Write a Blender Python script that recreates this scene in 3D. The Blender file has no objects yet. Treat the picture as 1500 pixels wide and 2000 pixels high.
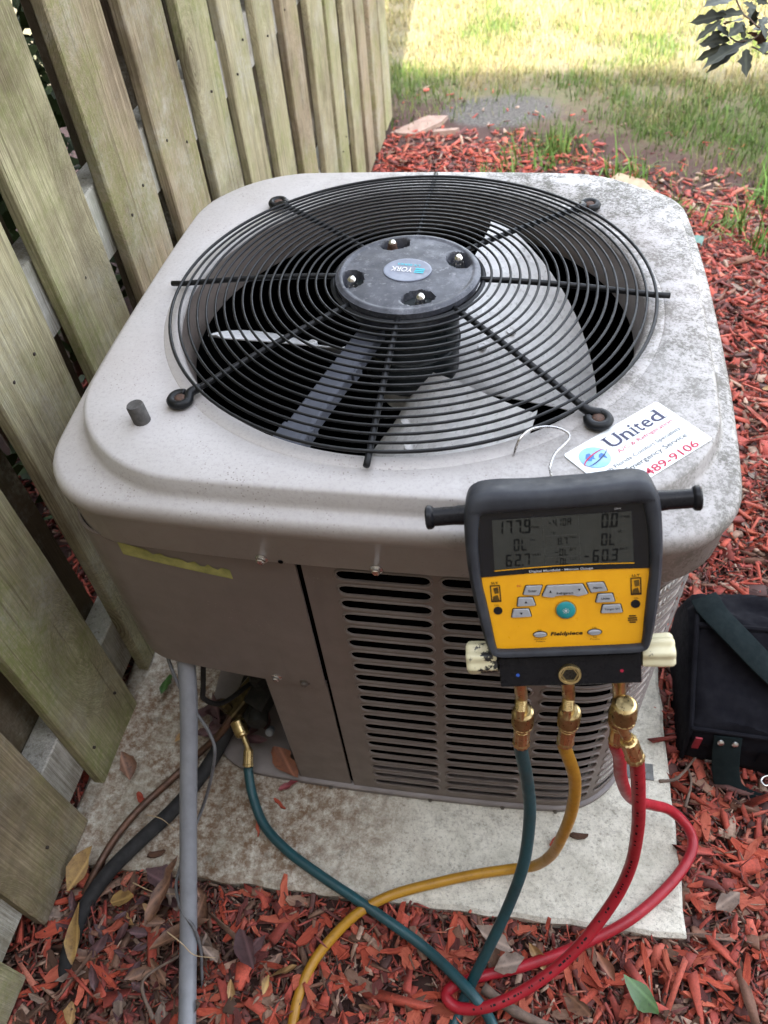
import bpy, math, random
import numpy as np
from mathutils import Vector, Matrix
random.seed(7); RNG = np.random.default_rng(7)
PI = math.pi; R = math.radians
scn = bpy.context.scene
COL = scn.collection

# ------------------------------------------------------------------ camera
cam_d = bpy.data.cameras.new('camera'); cam = bpy.data.objects.new('camera', cam_d); COL.objects.link(cam)
cam_d.sensor_fit = 'VERTICAL'; cam_d.sensor_height = 36; cam_d.sensor_width = 27; cam_d.lens = 27.29
cam_d.clip_start = .02; cam_d.clip_end = 3000
ya, pi_, ro = -.2324, -.8369, -.1048
fw = Vector((math.sin(ya)*math.cos(pi_), math.cos(ya)*math.cos(pi_), math.sin(pi_)))
rt = Vector((math.cos(ya), -math.sin(ya), 0)); up = rt.cross(fw)
r2 = rt*math.cos(ro)+up*math.sin(ro); u2 = up*math.cos(ro)-rt*math.sin(ro)
m3 = Matrix((r2, u2, -fw)).transposed()
cam.matrix_world = Matrix.Translation((.167, -1.0178, 1.5212)) @ m3.to_4x4()
cam_d.dof.use_dof = True; cam_d.dof.focus_distance = 1.15; cam_d.dof.aperture_fstop = 7.0
scn.camera = cam

# ------------------------------------------------------------------ sky, sun, exposure
SUN_EL, SUN_AZ = R(42), R(176)          # azimuth clockwise from +Y
world = bpy.data.worlds.new('World'); scn.world = world; world.use_nodes = True
wn = world.node_tree.nodes; wl = world.node_tree.links
bg = wn['Background']; sky = wn.new('ShaderNodeTexSky'); sky.sky_type = 'NISHITA'; sky.sun_disc = False
sky.sun_elevation = SUN_EL; sky.sun_rotation = SUN_AZ; sky.air_density = 1.0; sky.dust_density = 3.0; sky.ozone_density = 1.0
hs = wn.new('ShaderNodeHueSaturation'); hs.inputs['Saturation'].default_value = .36
wl.new(sky.outputs[0], hs.inputs['Color']); wl.new(hs.outputs[0], bg.inputs[0]); bg.inputs[1].default_value = .15
sd = bpy.data.lights.new('sun', 'SUN'); sd.energy = 2.2; sd.angle = R(1.2); sd.color = (1, .95, .86)
sun = bpy.data.objects.new('sun', sd); COL.objects.link(sun); sun.location = (1, -12, 9)
sv = Vector((math.sin(SUN_AZ)*math.cos(SUN_EL), math.cos(SUN_AZ)*math.cos(SUN_EL), math.sin(SUN_EL)))
sun.rotation_euler = sv.to_track_quat('Z', 'Y').to_euler()
scn.view_settings.view_transform = 'Standard'; scn.view_settings.look = 'None'
scn.view_settings.gamma = 1; scn.view_settings.exposure = 3.25

# ------------------------------------------------------------------ object helpers
def tag(o, label=None, cat=None, group=None, kind=None):
    if label: o['label'] = label
    if cat: o['category'] = cat
    if group: o['group'] = group
    if kind: o['kind'] = kind
    return o
def empty(name, loc=(0, 0, 0), label=None, cat=None, group=None, kind=None, mat3=None):
    o = bpy.data.objects.new(name, None); COL.objects.link(o); o.location = loc; o.empty_display_size = .05
    if mat3 is not None: o.matrix_world = Matrix.Translation(loc) @ mat3.to_4x4()
    return tag(o, label, cat, group, kind)
def mdata(name, vf, mat=None, smooth=False, flat_angle=None):
    v, f = vf
    me = bpy.data.meshes.new(name); me.from_pydata([tuple(p) for p in v], [], [tuple(q) for q in f])
    if mat: me.materials.append(mat)
    if smooth:
        me.polygons.foreach_set('use_smooth', [True]*len(me.polygons))
        if flat_angle: 
            try: me.set_sharp_from_angle(angle=R(flat_angle))
            except Exception: pass
    me.update(); return me
def link(name, me, parent=None, loc=None, rot=None):
    o = bpy.data.objects.new(name, me); COL.objects.link(o)
    if parent is not None: o.parent = parent
    if loc is not None: o.location = loc
    if rot is not None: o.rotation_euler = rot
    return o
LOCAL = []
def part(name, vf, mat, parent=None, smooth=False, flat=40):
    """mesh given in world coordinates under an unrotated Empty (in the Empty's own coordinates if it is in LOCAL)"""
    o = link(name, mdata(name, vf, mat, smooth, flat), parent)
    if parent is not None and parent.type == 'EMPTY' and parent not in LOCAL: o.location = -parent.location
    return o
def join(*L):
    V, F = [], []
    for v, f in L:
        n = len(V); V += [tuple(p) for p in v]; F += [tuple(i+n for i in q) for q in f]
    return V, F
def box(x0, x1, y0, y1, z0, z1, b=0.0):
    if b <= 0:
        v = [(x0,y0,z0),(x1,y0,z0),(x1,y1,z0),(x0,y1,z0),(x0,y0,z1),(x1,y0,z1),(x1,y1,z1),(x0,y1,z1)]
        return v, [(3,2,1,0),(4,5,6,7),(0,1,5,4),(1,2,6,5),(2,3,7,6),(3,0,4,7)]
    V = []; 
    for sx, X in ((1, x0), (-1, x1)):
        for sy, Y in ((1, y0), (-1, y1)):
            for sz, Z in ((1, z0), (-1, z1)):
                V += [(X, Y+sy*b, Z+sz*b), (X+sx*b, Y, Z+sz*b), (X+sx*b, Y+sy*b, Z)]
    i = lambda a, c, d, k: ((a*2+c)*2+d)*3+k
    F = [(i(0,0,0,0),i(0,0,1,0),i(0,1,1,0),i(0,1,0,0)), (i(1,0,0,0),i(1,1,0,0),i(1,1,1,0),i(1,0,1,0)),
         (i(0,0,0,1),i(1,0,0,1),i(1,0,1,1),i(0,0,1,1)), (i(0,1,0,1),i(0,1,1,1),i(1,1,1,1),i(1,1,0,1)),
         (i(0,0,0,2),i(0,1,0,2),i(1,1,0,2),i(1,0,0,2)), (i(0,0,1,2),i(1,0,1,2),i(1,1,1,2),i(0,1,1,2))]
    for c in (0, 1):
        for d in (0, 1):
            F += [(i(0,c,d,1),i(0,c,d,2),i(1,c,d,2),i(1,c,d,1)), (i(c,0,d,0),i(c,0,d,2),i(c,1,d,2),i(c,1,d,0)), (i(c,d,0,0),i(c,d,0,1),i(c,d,1,1),i(c,d,1,0))]
    for a in (0, 1):
        for c in (0, 1):
            for d in (0, 1): F.append((i(a,c,d,0), i(a,c,d,1), i(a,c,d,2)))
    return V, F
def spline(P, n=8):
    P = [Vector(p) for p in P]; out = []
    Q = [P[0]*2-P[1]]+P+[P[-1]*2-P[-2]]
    for k in range(len(P)-1):
        a, b, c, d = Q[k:k+4]
        for j in range(n):
            t = j/n
            out.append(.5*((2*b)+(c-a)*t+(2*a-5*b+4*c-d)*t*t+(3*b-a-3*c+d)*t**3))
    out.append(P[-1]); return out
def tube(P, r, seg=8, caps=True, closed=False):
    P = [Vector(p) for p in P]; n = len(P); rr = r if hasattr(r, '__len__') else [r]*n
    V, F = [], []; prev = None
    for k in range(n):
        if closed: t = P[(k+1) % n]-P[k-1]
        else: t = P[min(k+1, n-1)]-P[max(k-1, 0)]
        t.normalize()
        if prev is None:
            a = Vector((0, 0, 1)) if abs(t.z) < .9 else Vector((1, 0, 0)); x = t.cross(a).normalized()
        else:
            x = prev-t*prev.dot(t); x.normalize()
        prev = x; y = t.cross(x)
        for j in range(seg):
            w = 2*PI*j/seg; V.append(P[k]+(x*math.cos(w)+y*math.sin(w))*rr[k])
    for k in range(n if closed else n-1):
        k2 = (k+1) % n
        for j in range(seg):
            j2 = (j+1) % seg; F.append((k*seg+j, k*seg+j2, k2*seg+j2, k2*seg+j))
    if caps and not closed:
        F.append(tuple(range(seg-1, -1, -1))); F.append(tuple((n-1)*seg+j for j in range(seg)))
    return V, F
def lathe(prof, seg=20, M=None, flute=0, nf=10, cap=True):
    """prof: (radius, z) pairs, optional 4x4 M; flute = depth of flutes"""
    V, F = [], []
    for r, z in prof:
        for j in range(seg):
            w = 2*PI*j/seg; q = r*(1-flute*(.5+.5*math.cos(nf*w))) if flute else r
            V.append(Vector((q*math.cos(w), q*math.sin(w), z)))
    n = len(prof)
    for k in range(n-1):
        for j in range(seg):
            j2 = (j+1) % seg; F.append((k*seg+j, k*seg+j2, (k+1)*seg+j2, (k+1)*seg+j))
    if cap: F.append(tuple(range(seg-1, -1, -1))); F.append(tuple((n-1)*seg+j for j in range(seg)))
    if M is not None: V = [M @ p for p in V]
    return V, F
def loft(loops, closed=True, cap0=False, cap1=False):
    n = len(loops[0]); V = [p for L in loops for p in L]; F = []
    for k in range(len(loops)-1):
        for j in range(n if closed else n-1):
            j2 = (j+1) % n; F.append((k*n+j, k*n+j2, (k+1)*n+j2, (k+1)*n+j))
    if cap0: F.append(tuple(range(n-1, -1, -1)))
    if cap1: F.append(tuple((len(loops)-1)*n+j for j in range(n)))
    return V, F
def prism(poly, y0, y1):
    """polygon in (x, z), counter-clockwise, from depth y0 (front) to y1"""
    n = len(poly); V = [(x, y0, z) for x, z in poly]+[(x, y1, z) for x, z in poly]
    F = [tuple(range(n)), tuple(range(2*n-1, n-1, -1))]
    F += [((j+1) % n, j, n+j, n+(j+1) % n) for j in range(n)]
    return V, F
def axis(p, d, roll=0):
    d = Vector(d).normalized(); return Matrix.Translation(p) @ d.to_track_quat('Z', 'Y').to_matrix().to_4x4() @ Matrix.Rotation(roll, 4, 'Z')
def text_mesh(s, width, M, height=None, bold=0.0, ext=0.0, shear=0.0, flipz=True):
    """text centred at M's origin in M's xy plane, scaled to the width (and height)"""
    cu = bpy.data.curves.new('t', 'FONT'); cu.body = s; cu.align_x = 'LEFT'; cu.offset = bold; cu.extrude = ext; cu.shear = shear; cu.resolution_u = 3
    ob = bpy.data.objects.new('t', cu); COL.objects.link(ob)
    dg = bpy.context.evaluated_depsgraph_get(); me = bpy.data.meshes.new_from_object(ob.evaluated_get(dg))
    V = [v.co.copy() for v in me.vertices]; F = [tuple(p.vertices) for p in me.polygons]
    bpy.data.objects.remove(ob); bpy.data.curves.remove(cu); bpy.data.meshes.remove(me)
    x0 = min(v.x for v in V); x1 = max(v.x for v in V); y0 = min(v.y for v in V); y1 = max(v.y for v in V)
    sx = width/(x1-x0); sy = (height/(y1-y0)) if height else sx
    V = [M @ Vector(((v.x-(x0+x1)/2)*sx, (v.y-(y0+y1)/2)*sy, v.z*sx)) for v in V]
    return V, F

# ------------------------------------------------------------------ material helpers
class NT:
    def __init__(s, name):
        s.m = bpy.data.materials.new(name); s.m.use_nodes = True; s.t = s.m.node_tree; s.b = s.t.nodes['Principled BSDF']
    def n(s, k): return s.t.nodes.new('ShaderNode'+k)
    def put(s, sock, v):
        if isinstance(v, bpy.types.NodeSocket): s.t.links.new(v, sock)
        elif v is not None:
            if sock.type == 'RGBA' and not hasattr(v, '__len__'): v = (v, v, v, 1)
            elif sock.type == 'RGBA' and len(v) == 3: v = (*v, 1)
            sock.default_value = v
    def co(s, scale=(1, 1, 1), kind='Object', rot=(0, 0, 0), rand=False):
        c = s.n('TexCoord').outputs[kind]
        if rand:
            oi = s.n('ObjectInfo'); k = s.n('VectorMath'); k.operation = 'SCALE'; k.inputs[0].default_value = (13, 29, 7)
            s.put(k.inputs['Scale'], oi.outputs['Random']); a = s.n('VectorMath'); s.put(a.inputs[0], c); s.put(a.inputs[1], k.outputs[0]); c = a.outputs[0]
        mp = s.n('Mapping'); mp.inputs['Scale'].default_value = scale; mp.inputs['Rotation'].default_value = rot; s.put(mp.inputs[0], c); return mp.outputs[0]
    def noise(s, vec, scale=5, detail=4, rough=.55, dist=0, color=False):
        x = s.n('TexNoise'); s.put(x.inputs['Vector'], vec); x.inputs['Scale'].default_value = scale; x.inputs['Detail'].default_value = detail
        x.inputs['Roughness'].default_value = rough; x.inputs['Distortion'].default_value = dist; return x.outputs['Color' if color else 'Fac']
    def voro(s, vec, scale=5, feature='F1', out='Distance', rnd=1):
        x = s.n('TexVoronoi'); x.feature = feature; s.put(x.inputs['Vector'], vec); x.inputs['Scale'].default_value = scale; x.inputs['Randomness'].default_value = rnd; return x.outputs[out]
    def ramp(s, f, *st, ease=False):
        r = s.n('ValToRGB'); s.put(r.inputs[0], f); e = r.color_ramp.elements
        if ease: r.color_ramp.interpolation = 'EASE'
        while len(e) < len(st): e.new(.5)
        for q, (p, c) in zip(e, st):
            q.position = p; q.color = (c, c, c, 1) if not hasattr(c, '__len__') else (*c, 1)
        return r.outputs[0]
    def mix(s, f, a, b, mode='MIX'):
        x = s.n('MixRGB'); x.blend_type = mode; s.put(x.inputs[0], f); s.put(x.inputs[1], a); s.put(x.inputs[2], b); return x.outputs[0]
    def math(s, op, a, b=0.0, clamp=False):
        x = s.n('Math'); x.operation = op; x.use_clamp = clamp; s.put(x.inputs[0], a); s.put(x.inputs[1], b); return x.outputs[0]
    def sep(s, v): x = s.n('SeparateXYZ'); s.put(x.inputs[0], v); return x.outputs
    def bump(s, h, strength=.3, dist=.002, prev=None):
        x = s.n('Bump'); x.inputs['Strength'].default_value = strength; x.inputs['Distance'].default_value = dist; s.put(x.inputs['Height'], h)
        if prev is not None: s.put(x.inputs['Normal'], prev)
        return x.outputs[0]
    def out(s, color, rough=.5, metal=0.0, normal=None, spec=None, **k):
        s.put(s.b.inputs['Base Color'], color); s.put(s.b.inputs['Roughness'], rough); s.put(s.b.inputs['Metallic'], metal)
        if normal is not None: s.put(s.b.inputs['Normal'], normal)
        if spec is not None: s.put(s.b.inputs['Specular IOR Level'], spec)
        for a, v in k.items(): s.put(s.b.inputs[a.replace('_', ' ')], v)
        return s.m
def simple(name, c1, c2=None, scale=20, rough=.5, metal=0.0, bump=0.0, bscale=None, bdist=.001, stretch=(1, 1, 1), lo=.35, hi=.65, rvar=.12, **k):
    t = NT(name); v = t.co(stretch); f = t.noise(v, scale, 5, .6)
    c = t.ramp(f, (lo, c1), (hi, c2 if c2 else tuple(x*.75 for x in c1)))
    g = t.ramp(t.noise(v, scale*2.3, 3), (.3, max(0, rough-rvar)), (.7, min(1, rough+rvar)))
    nb = t.bump(t.noise(v, bscale or scale*4, 4), bump, bdist) if bump else None
    return t.out(c, g, metal, nb, **k)

# painted sheet metal of the cabinet
def paint(name, base, base2, dirt):
    t = NT(name); v = t.co()
    c = t.ramp(t.noise(v, 6, 5, .65), (.3, base), (.7, base2))
    st = t.noise(t.co((18, 18, 1.2)), 2, 4, .6)                            # vertical rain streaks
    c = t.mix(t.ramp(st, (.50, 0), (.75, .35)), c, dirt)
    sp = t.math('MULTIPLY', t.ramp(t.voro(v, 160), (.05, 1), (.14, 0)), t.ramp(t.noise(v, 9, 2), (.55, 0), (.65, .6)))
    c = t.mix(sp, c, (.42, .38, .33))
    n = t.bump(t.noise(v, 900, 2), .04, .0006); n = t.bump(t.noise(v, 7, 3), .12, .006, n)
    return t.out(c, t.ramp(t.noise(v, 30, 4), (.3, .36), (.7, .56)), 0, n)
M_paint = paint('cabinet_paint', (.160, .133, .117), (.136, .111, .097), (.094, .075, .064))
M_facet = M_paint
def lid_mat():
    t = NT('weathered_lid_paint'); v = t.co(); x, y, z = t.sep(v)
    c = t.ramp(t.noise(v, 5, 6, .65), (.3, (.41, .39, .38)), (.7, (.36, .337, .322)))
    c = t.mix(t.ramp(t.noise(v, 60, 4, .7), (.5, 0), (.8, .35)), c, (.485, .473, .47))            # chalking
    c = t.mix(t.ramp(t.noise(v, 190, 4, .8), (.50, 0), (.66, .55)), c, (.27, .25, .245))
    upper_mask = t.ramp(t.math('ADD', z, t.math('MULTIPLY', t.noise(v, 14, 4), .006)), (.808, 0), (.836, 1))      # the upper faces are paler, the skirt darker, split by height
    c = t.mix(upper_mask, t.ramp(t.noise(v, 6, 5, .65), (.3, (.255, .22, .20)), (.7, (.215, .183, .163))), c)
    # dark mould specks, few in front, dense towards the far right corner
    w = t.math('ADD', t.math('MULTIPLY', x, 1.15), t.math('MULTIPLY', y, .55))
    big = t.math('ADD', t.math('MULTIPLY', t.noise(v, 7, 5, .7), .9), w)
    dens = t.ramp(big, (.40, 0), (.86, 1))
    med = t.noise(v, 26, 7, .75); sm = t.noise(v, 210, 5, .8)
    soft = t.math('MULTIPLY', t.ramp(med, (.36, 0), (.66, 1)), dens)
    c = t.mix(t.math('MULTIPLY', soft, .80), c, (.15, .142, .115))
    blot = t.math('MULTIPLY', t.ramp(t.math('ADD', t.math('MULTIPLY', sm, .6), t.math('MULTIPLY', med, .45)), (.51, 0), (.57, 1)), dens)
    c = t.mix(t.math('MULTIPLY', blot, .75), c, (.07, .066, .052))
    fine = t.math('MULTIPLY', t.ramp(t.voro(v, 190), (.12, 1), (.25, 0)), t.ramp(t.noise(v, 13, 4, .7), (.47, .0), (.62, .95)))
    c = t.mix(fine, c, (.16, .14, .125))
    warm = t.math('MULTIPLY', t.ramp(t.noise(v, 3.2, 4, .6), (.48, 0), (.72, .4)), 1.0)
    c = t.mix(warm, c, (.385, .34, .32))
    n = t.bump(t.noise(v, 700, 2), .05, .0006); n = t.bump(t.math('ADD', blot, fine), -.08, .0006, n)
    r = t.mix(t.math('MULTIPLY', blot, .9), t.ramp(t.noise(v, 22, 5), (.3, .33), (.7, .52)), .8)
    return t.out(c, r, 0, n)
M_lid = lid_mat()
M_black = simple('black_vinyl_wire', (.0055, .006, .007), (.009, .0095, .011), 40, .42, bump=.06, bscale=300, spec=.22)
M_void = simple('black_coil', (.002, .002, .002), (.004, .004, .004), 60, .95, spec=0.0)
M_fin = simple('pale_coil_fin', (.82, .81, .79), (.72, .71, .69), 40, .5)
def galv():
    t = NT('galvanised_steel'); v = t.co(); cell = t.voro(v, 90, 'F1', 'Color')
    g = t.sep(cell)[0]; c = t.mix(t.ramp(g, (0, 0), (1, 1)), (.62, .625, .63), (.78, .785, .79))
    c = t.mix(t.ramp(t.noise(v, 9, 6, .7), (.45, 0), (.75, .65)), c, (.52, .51, .49))
    c = t.mix(t.ramp(t.noise(v, 120, 3, .7), (.58, 0), (.7, .5)), c, (.2, .19, .175))
    return t.out(c, t.ramp(t.noise(v, 26, 4), (.3, .38), (.7, .62)), .12, t.bump(g, .08, .0005))
M_galv = galv()
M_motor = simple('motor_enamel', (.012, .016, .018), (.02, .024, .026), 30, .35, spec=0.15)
M_channel = simple('grey_plastic_channel', (.085, .092, .115), (.06, .066, .085), 25, .5, bump=.1, bscale=200, spec=0.3)
def plate():
    t = NT('dusty_black_plastic'); v = t.co()
    c = t.ramp(t.noise(v, 30, 6, .7), (.38, (.019, .021, .029)), (.66, (.048, .051, .065)))
    c = t.mix(t.ramp(t.noise(v, 90, 5, .75), (.56, 0), (.70, .6)), c, (.2, .2, .215))
    c = t.mix(t.ramp(t.noise(v, 14, 6, .8), (.52, 0), (.66, .45)), c, (.16, .165, .19))
    return t.out(c, t.ramp(t.noise(v, 40, 4), (.3, .35), (.7, .6)), 0, t.bump(t.noise(v, 500, 3), .12, .0008))
M_plate = plate()
M_chrome = simple('bright_zinc', (.66, .65, .62), (.52, .51, .49), 18, .28, 1.0)
M_rust = simple('rusty_screw', (.10, .05, .033), (.05, .03, .022), 300, .7, .3, bump=.3, bscale=900)
M_rubber = simple('grey_rubber', (.055, .052, .05), (.085, .08, .075), 150, .75, bump=.2, bscale=700, spec=0.2)
M_boot = simple('charcoal_rubber_boot', (.024, .026, .032), (.042, .045, .052), 24, .52, bump=.12, bscale=600, lo=.4, hi=.7, spec=0.22)
M_yellow = simple('yellow_panel', (.82, .395, .004), (.76, .35, .003), 30, .38)
M_bezel = simple('black_glass_bezel', (.006, .006, .008), (.009, .009, .012), 40, .18, rvar=.05, spec=0.35)
M_lcd = simple('lcd_glass', (.038, .041, .037), (.029, .031, .028), 14, .22, rvar=.06, spec=0.4)
M_seg = simple('lcd_segments', (.004, .005, .005), (.006, .007, .007), 60, .5, spec=.15)
M_segd = simple('faint_lcd_print', (.028, .032, .03), (.03, .034, .032), 60, .4)
M_btn = simple('grey_rubber_key', (.34, .35, .37), (.29, .30, .32), 120, .6)
M_teal = simple('teal_key', (.012, .25, .27), (.01, .21, .23), 100, .5)
M_ink = simple('black_print', (.012, .012, .014), (.018, .018, .02), 100, .5, spec=0.1)
M_white = simple('white_print', (.55, .55, .56), (.48, .48, .49), 100, .5)
M_block = simple('black_anodised', (.008, .008, .010), (.013, .013, .015), 60, .3, rvar=.08, spec=0.15)
def ivory():
    t = NT('chipped_ivory_knob'); v = t.co((1, 1, 1))
    c = t.ramp(t.noise(v, 40, 4), (.3, (.66, .62, .42)), (.7, (.55, .50, .32)))
    x = t.sep(v)[0]; q = t.math('ADD', t.noise(v, 95, 5, .7), t.math('MULTIPLY', t.math('ABSOLUTE', t.math('ADD', x, .018)), -4.2))
    c = t.mix(t.ramp(q, (.20, 0), (.23, 1)), c, (.012, .012, .012))
    return t.out(c, .42, 0, t.bump(t.noise(v, 300, 3), .06, .0005))
M_ivory = ivory()
def brass():
    t = NT('brass'); v = t.co()
    c = t.ramp(t.noise(v, 60, 5, .65), (.3, (.72, .58, .31)), (.55, (.60, .46, .22)), (.75, (.38, .275, .12)))
    return t.out(c, t.ramp(t.noise(v, 130, 4), (.3, .22), (.7, .45)), 1.0, t.bump(t.noise(v, 500, 2), .08, .0004))
M_brass = brass()
def hose(name, c1, c2, dirty):
    t = NT(name); v = t.co(); c = t.ramp(t.noise(v, 18, 4), (.35, c1), (.65, c2))
    c = t.mix(t.ramp(t.noise(v, 120, 6, .75), (.52, 0), (.72, .55)), c, dirty)
    return t.out(c, t.ramp(t.noise(v, 60, 4), (.3, .34), (.7, .55)), 0, t.bump(t.noise(v, 420, 3), .14, .0006))
M_hteal = hose('teal_hose_rubber', (.010, .062, .075), (.013, .050, .058), (.018, .035, .038))
M_hyel = hose('yellow_hose_rubber', (.42, .215, .015), (.36, .175, .012), (.17, .095, .02))
M_hred = hose('red_hose_rubber', (.36, .010, .022), (.28, .008, .016), (.15, .008, .012))
M_cond = simple('grey_pvc_conduit', (.215, .225, .245), (.165, .172, .19), 30, .42, bump=.1, bscale=120, stretch=(1, 1, .4))
M_insul = simple('black_foam_insulation', (.018, .018, .019), (.032, .031, .031), 50, .7, bump=.3, bscale=250, spec=0.15)
M_copper = simple('oxidised_copper', (.13, .065, .04), (.075, .045, .032), 40, .5, .5, bump=.1)
M_wire = simple('grey_cable', (.12, .12, .125), (.07, .07, .075), 60, .5)
M_steelwire = simple('steel_hook', (.55, .54, .53), (.42, .41, .40), 120, .28, 1.0)
M_bag = simple('black_nylon', (.006, .006, .0085), (.0105, .0105, .0135), 35, .85, bump=.5, bscale=900, bdist=.0015, spec=.08)
M_web = simple('dark_green_webbing', (.007, .012, .013), (.011, .017, .018), 60, .85, bump=.4, bscale=1100, spec=.1)
M_redtag = simple('red_fabric_tag', (.25, .01, .02), (.2, .01, .02), 80, .7)
M_tape = simple('mossy_tape', (.33, .31, .10), (.20, .20, .06), 45, .85, bump=.4, bscale=300)
def concrete():
    t = NT('concrete'); v = t.co(); x, y, z = t.sep(v)
    c = t.ramp(t.noise(v, 7, 8, .72), (.3, (.72, .69, .60)), (.52, (.64, .61, .52)), (.7, (.50, .47, .395)))
    c = t.mix(t.ramp(t.noise(v, 48, 7, .78), (.48, 0), (.62, .7)), c, (.36, .335, .28))
    c = t.mix(t.ramp(t.noise(v, 150, 5, .8), (.52, 0), (.66, .8)), c, (.20, .185, .155))
    c = t.mix(t.ramp(t.noise(v, 230, 4, .8), (.55, 0), (.68, .7)), c, (.68, .66, .61))
    pits = t.math('MULTIPLY', t.ramp(t.voro(v, 48), (.03, 1), (.10, 0)), t.ramp(t.noise(v, 13, 4, .7), (.50, 0), (.60, .9)))
    c = t.mix(pits, c, (.10, .09, .075))
    dx = t.math('MULTIPLY', t.math('ADD', x, .40), 3.0); dy = t.math('MULTIPLY', t.math('ADD', y, .42), 3.6)
    d = t.math('SQRT', t.math('ADD', t.math('MULTIPLY', dx, dx), t.math('MULTIPLY', dy, dy)))
    q = t.math('ADD', d, t.math('MULTIPLY', t.noise(v, 11, 7, .75), -1.2))                           # tannin stain where leaves lie under the valves
    c = t.mix(t.math('MULTIPLY', t.ramp(q, (.15, 1), (.90, 0)), t.ramp(t.noise(v, 55, 6, .78), (.36, .2), (.58, .95))), c, (.15, .085, .045))
    c = t.mix(t.ramp(t.noise(v, 5, 6, .7), (.50, 0), (.68, .55)), c, (.36, .345, .275))
    c = t.mix(t.math('MULTIPLY', t.ramp(t.noise(v, 19, 7, .8), (.55, 0), (.64, .7)), t.ramp(t.noise(v, 90, 4, .8), (.38, .3), (.6, 1))), c, (.17, .155, .125))
    h = t.math('ADD', t.noise(v, 140, 5, .75), t.math('MULTIPLY', pits, -.7)); h = t.math('ADD', h, t.math('MULTIPLY', t.noise(v, 40, 4, .7), .8))
    return t.out(c, .92, 0, t.bump(h, .6, .004), .3)
M_conc = concrete()
def wood(name, c1, c2, c3, algae):
    t = NT(name); v = t.co((1, 1, 1), rand=True)
    kn = t.n('Mapping'); kn.inputs['Scale'].default_value = (1, 1, .42); t.put(kn.inputs[0], v)
    kd = t.voro(kn.outputs[0], 3.6); kmask = t.ramp(kd, (.04, 1), (.135, 0)); kring = t.math('SINE', t.math('MULTIPLY', kd, 260))
    warp = t.math('MULTIPLY', t.ramp(kd, (.02, 1), (.34, 0)), .22)
    gx = t.n('VectorMath'); t.put(gx.inputs[0], v); t.put(gx.inputs[1], warp)
    def grain(sx, sz, sc, det, ro, di=0.0):
        mp = t.n('Mapping'); mp.inputs['Scale'].default_value = (sx, sx, sz); t.put(mp.inputs[0], gx.outputs[0]); return t.noise(mp.outputs[0], sc, det, ro, di)
    f = grain(9, .55, 5, 8, .72, .6); ff = grain(60, 1.1, 5, 6, .75); fib = grain(170, 2.2, 5, 3, .6)
    c = t.ramp(f, (.25, c1), (.45, c2), (.56, c1), (.72, c3))
    c = t.mix(t.ramp(ff, (.44, 0), (.66, .75)), c, tuple(k*.48 for k in c2))
    c = t.mix(t.ramp(ff, (.28, .55), (.44, 0)), c, tuple(min(1, k*1.35) for k in c1))
    c = t.mix(t.ramp(fib, (.5, 0), (.7, .45)), c, tuple(k*.5 for k in c3))
    c = t.mix(t.math('MULTIPLY', kmask, t.ramp(kring, (0, .3), (1, .95))), c, (.085, .058, .033))
    c = t.mix(t.ramp(kd, (.012, 1), (.024, 0)), c, (.018, .013, .01))
    blot = t.noise(v, 3.1, 6, .7)
    al = t.math('MULTIPLY', t.ramp(blot, (.43, 0), (.60, 1)), t.ramp(t.noise(v, 70, 5, .8), (.36, .2), (.56, 1)))
    c = t.mix(t.math('MULTIPLY', al, .72), c, algae)
    gr = t.math('MULTIPLY', t.ramp(t.noise(v, 4.3, 6, .7), (.50, 0), (.66, 1)), t.ramp(t.noise(v, 110, 4, .8), (.4, .25), (.58, 1)))
    c = t.mix(t.math('MULTIPLY', gr, .75), c, (.43, .405, .335)); c = t.mix(t.ramp(t.noise(t.co((26, 26, .8), rand=True), 3, 5, .7), (.56, 0), (.66, .55)), c, (.10, .075, .045))
    dk = t.math('MULTIPLY', t.ramp(t.noise(v, 2.2, 6, .7), (.47, 0), (.64, .85)), t.ramp(ff, (.3, .45), (.58, 1))); c = t.mix(dk, c, (.125, .092, .055))
    saw = t.noise(t.co((3, 3, 130), rand=True, rot=(.35, .35, 0)), 2, 2)
    n = t.bump(t.math('ADD', t.math('ADD', f, ff), t.math('MULTIPLY', fib, .6)), .75, .006); n = t.bump(saw, .22, .0015, n)
    return t.out(c, .86, 0, n, .3)
M_wood = wood('weathered_pine', (.52, .47, .295), (.38, .335, .20), (.21, .175, .10), (.20, .235, .062))
M_wood2 = wood('weathered_pine_browner', (.46, .375, .25), (.35, .275, .175), (.21, .155, .098), (.21, .22, .07))
M_rail = wood('greyed_rail', (.72, .70, .64), (.60, .58, .51), (.44, .42, .36), (.42, .42, .31))
def attr_mat(name, rough=.8, bump=.3, bs=300, trans=0.0):
    t = NT(name); a = t.n('VertexColor'); a.layer_name = 'Col'; v = t.co()
    c = t.mix(t.ramp(t.noise(v, 220, 4, .7), (.4, 0), (.75, .55)), a.outputs[0], (.045, .022, .016), 'MIX')
    return t.out(c, rough, 0, t.bump(t.noise(v, bs, 4), bump, .0015))
M_chip = attr_mat('red_mulch_wood'); 
def grass_mat():
    t = NT('grass_blades'); a = t.n('VertexColor'); a.layer_name = 'Col'
    return t.out(a.outputs[0], .7, 0, None, .25)
M_grass = grass_mat()
def chip_single(name, c1, c2):
    t = NT(name); v = t.co((1, 8, 8), rand=True); c = t.ramp(t.noise(v, 22, 6, .75), (.32, c1), (.6, c2), (.75, tuple(k*.45 for k in c2)))
    oi = t.n('ObjectInfo'); c = t.mix(t.math('MULTIPLY', oi.outputs['Random'], .55), c, tuple(k*.5 for k in c2))
    return t.out(c, .85, 0, t.bump(t.noise(v, 60, 6, .75), .9, .003), .3)
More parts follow.
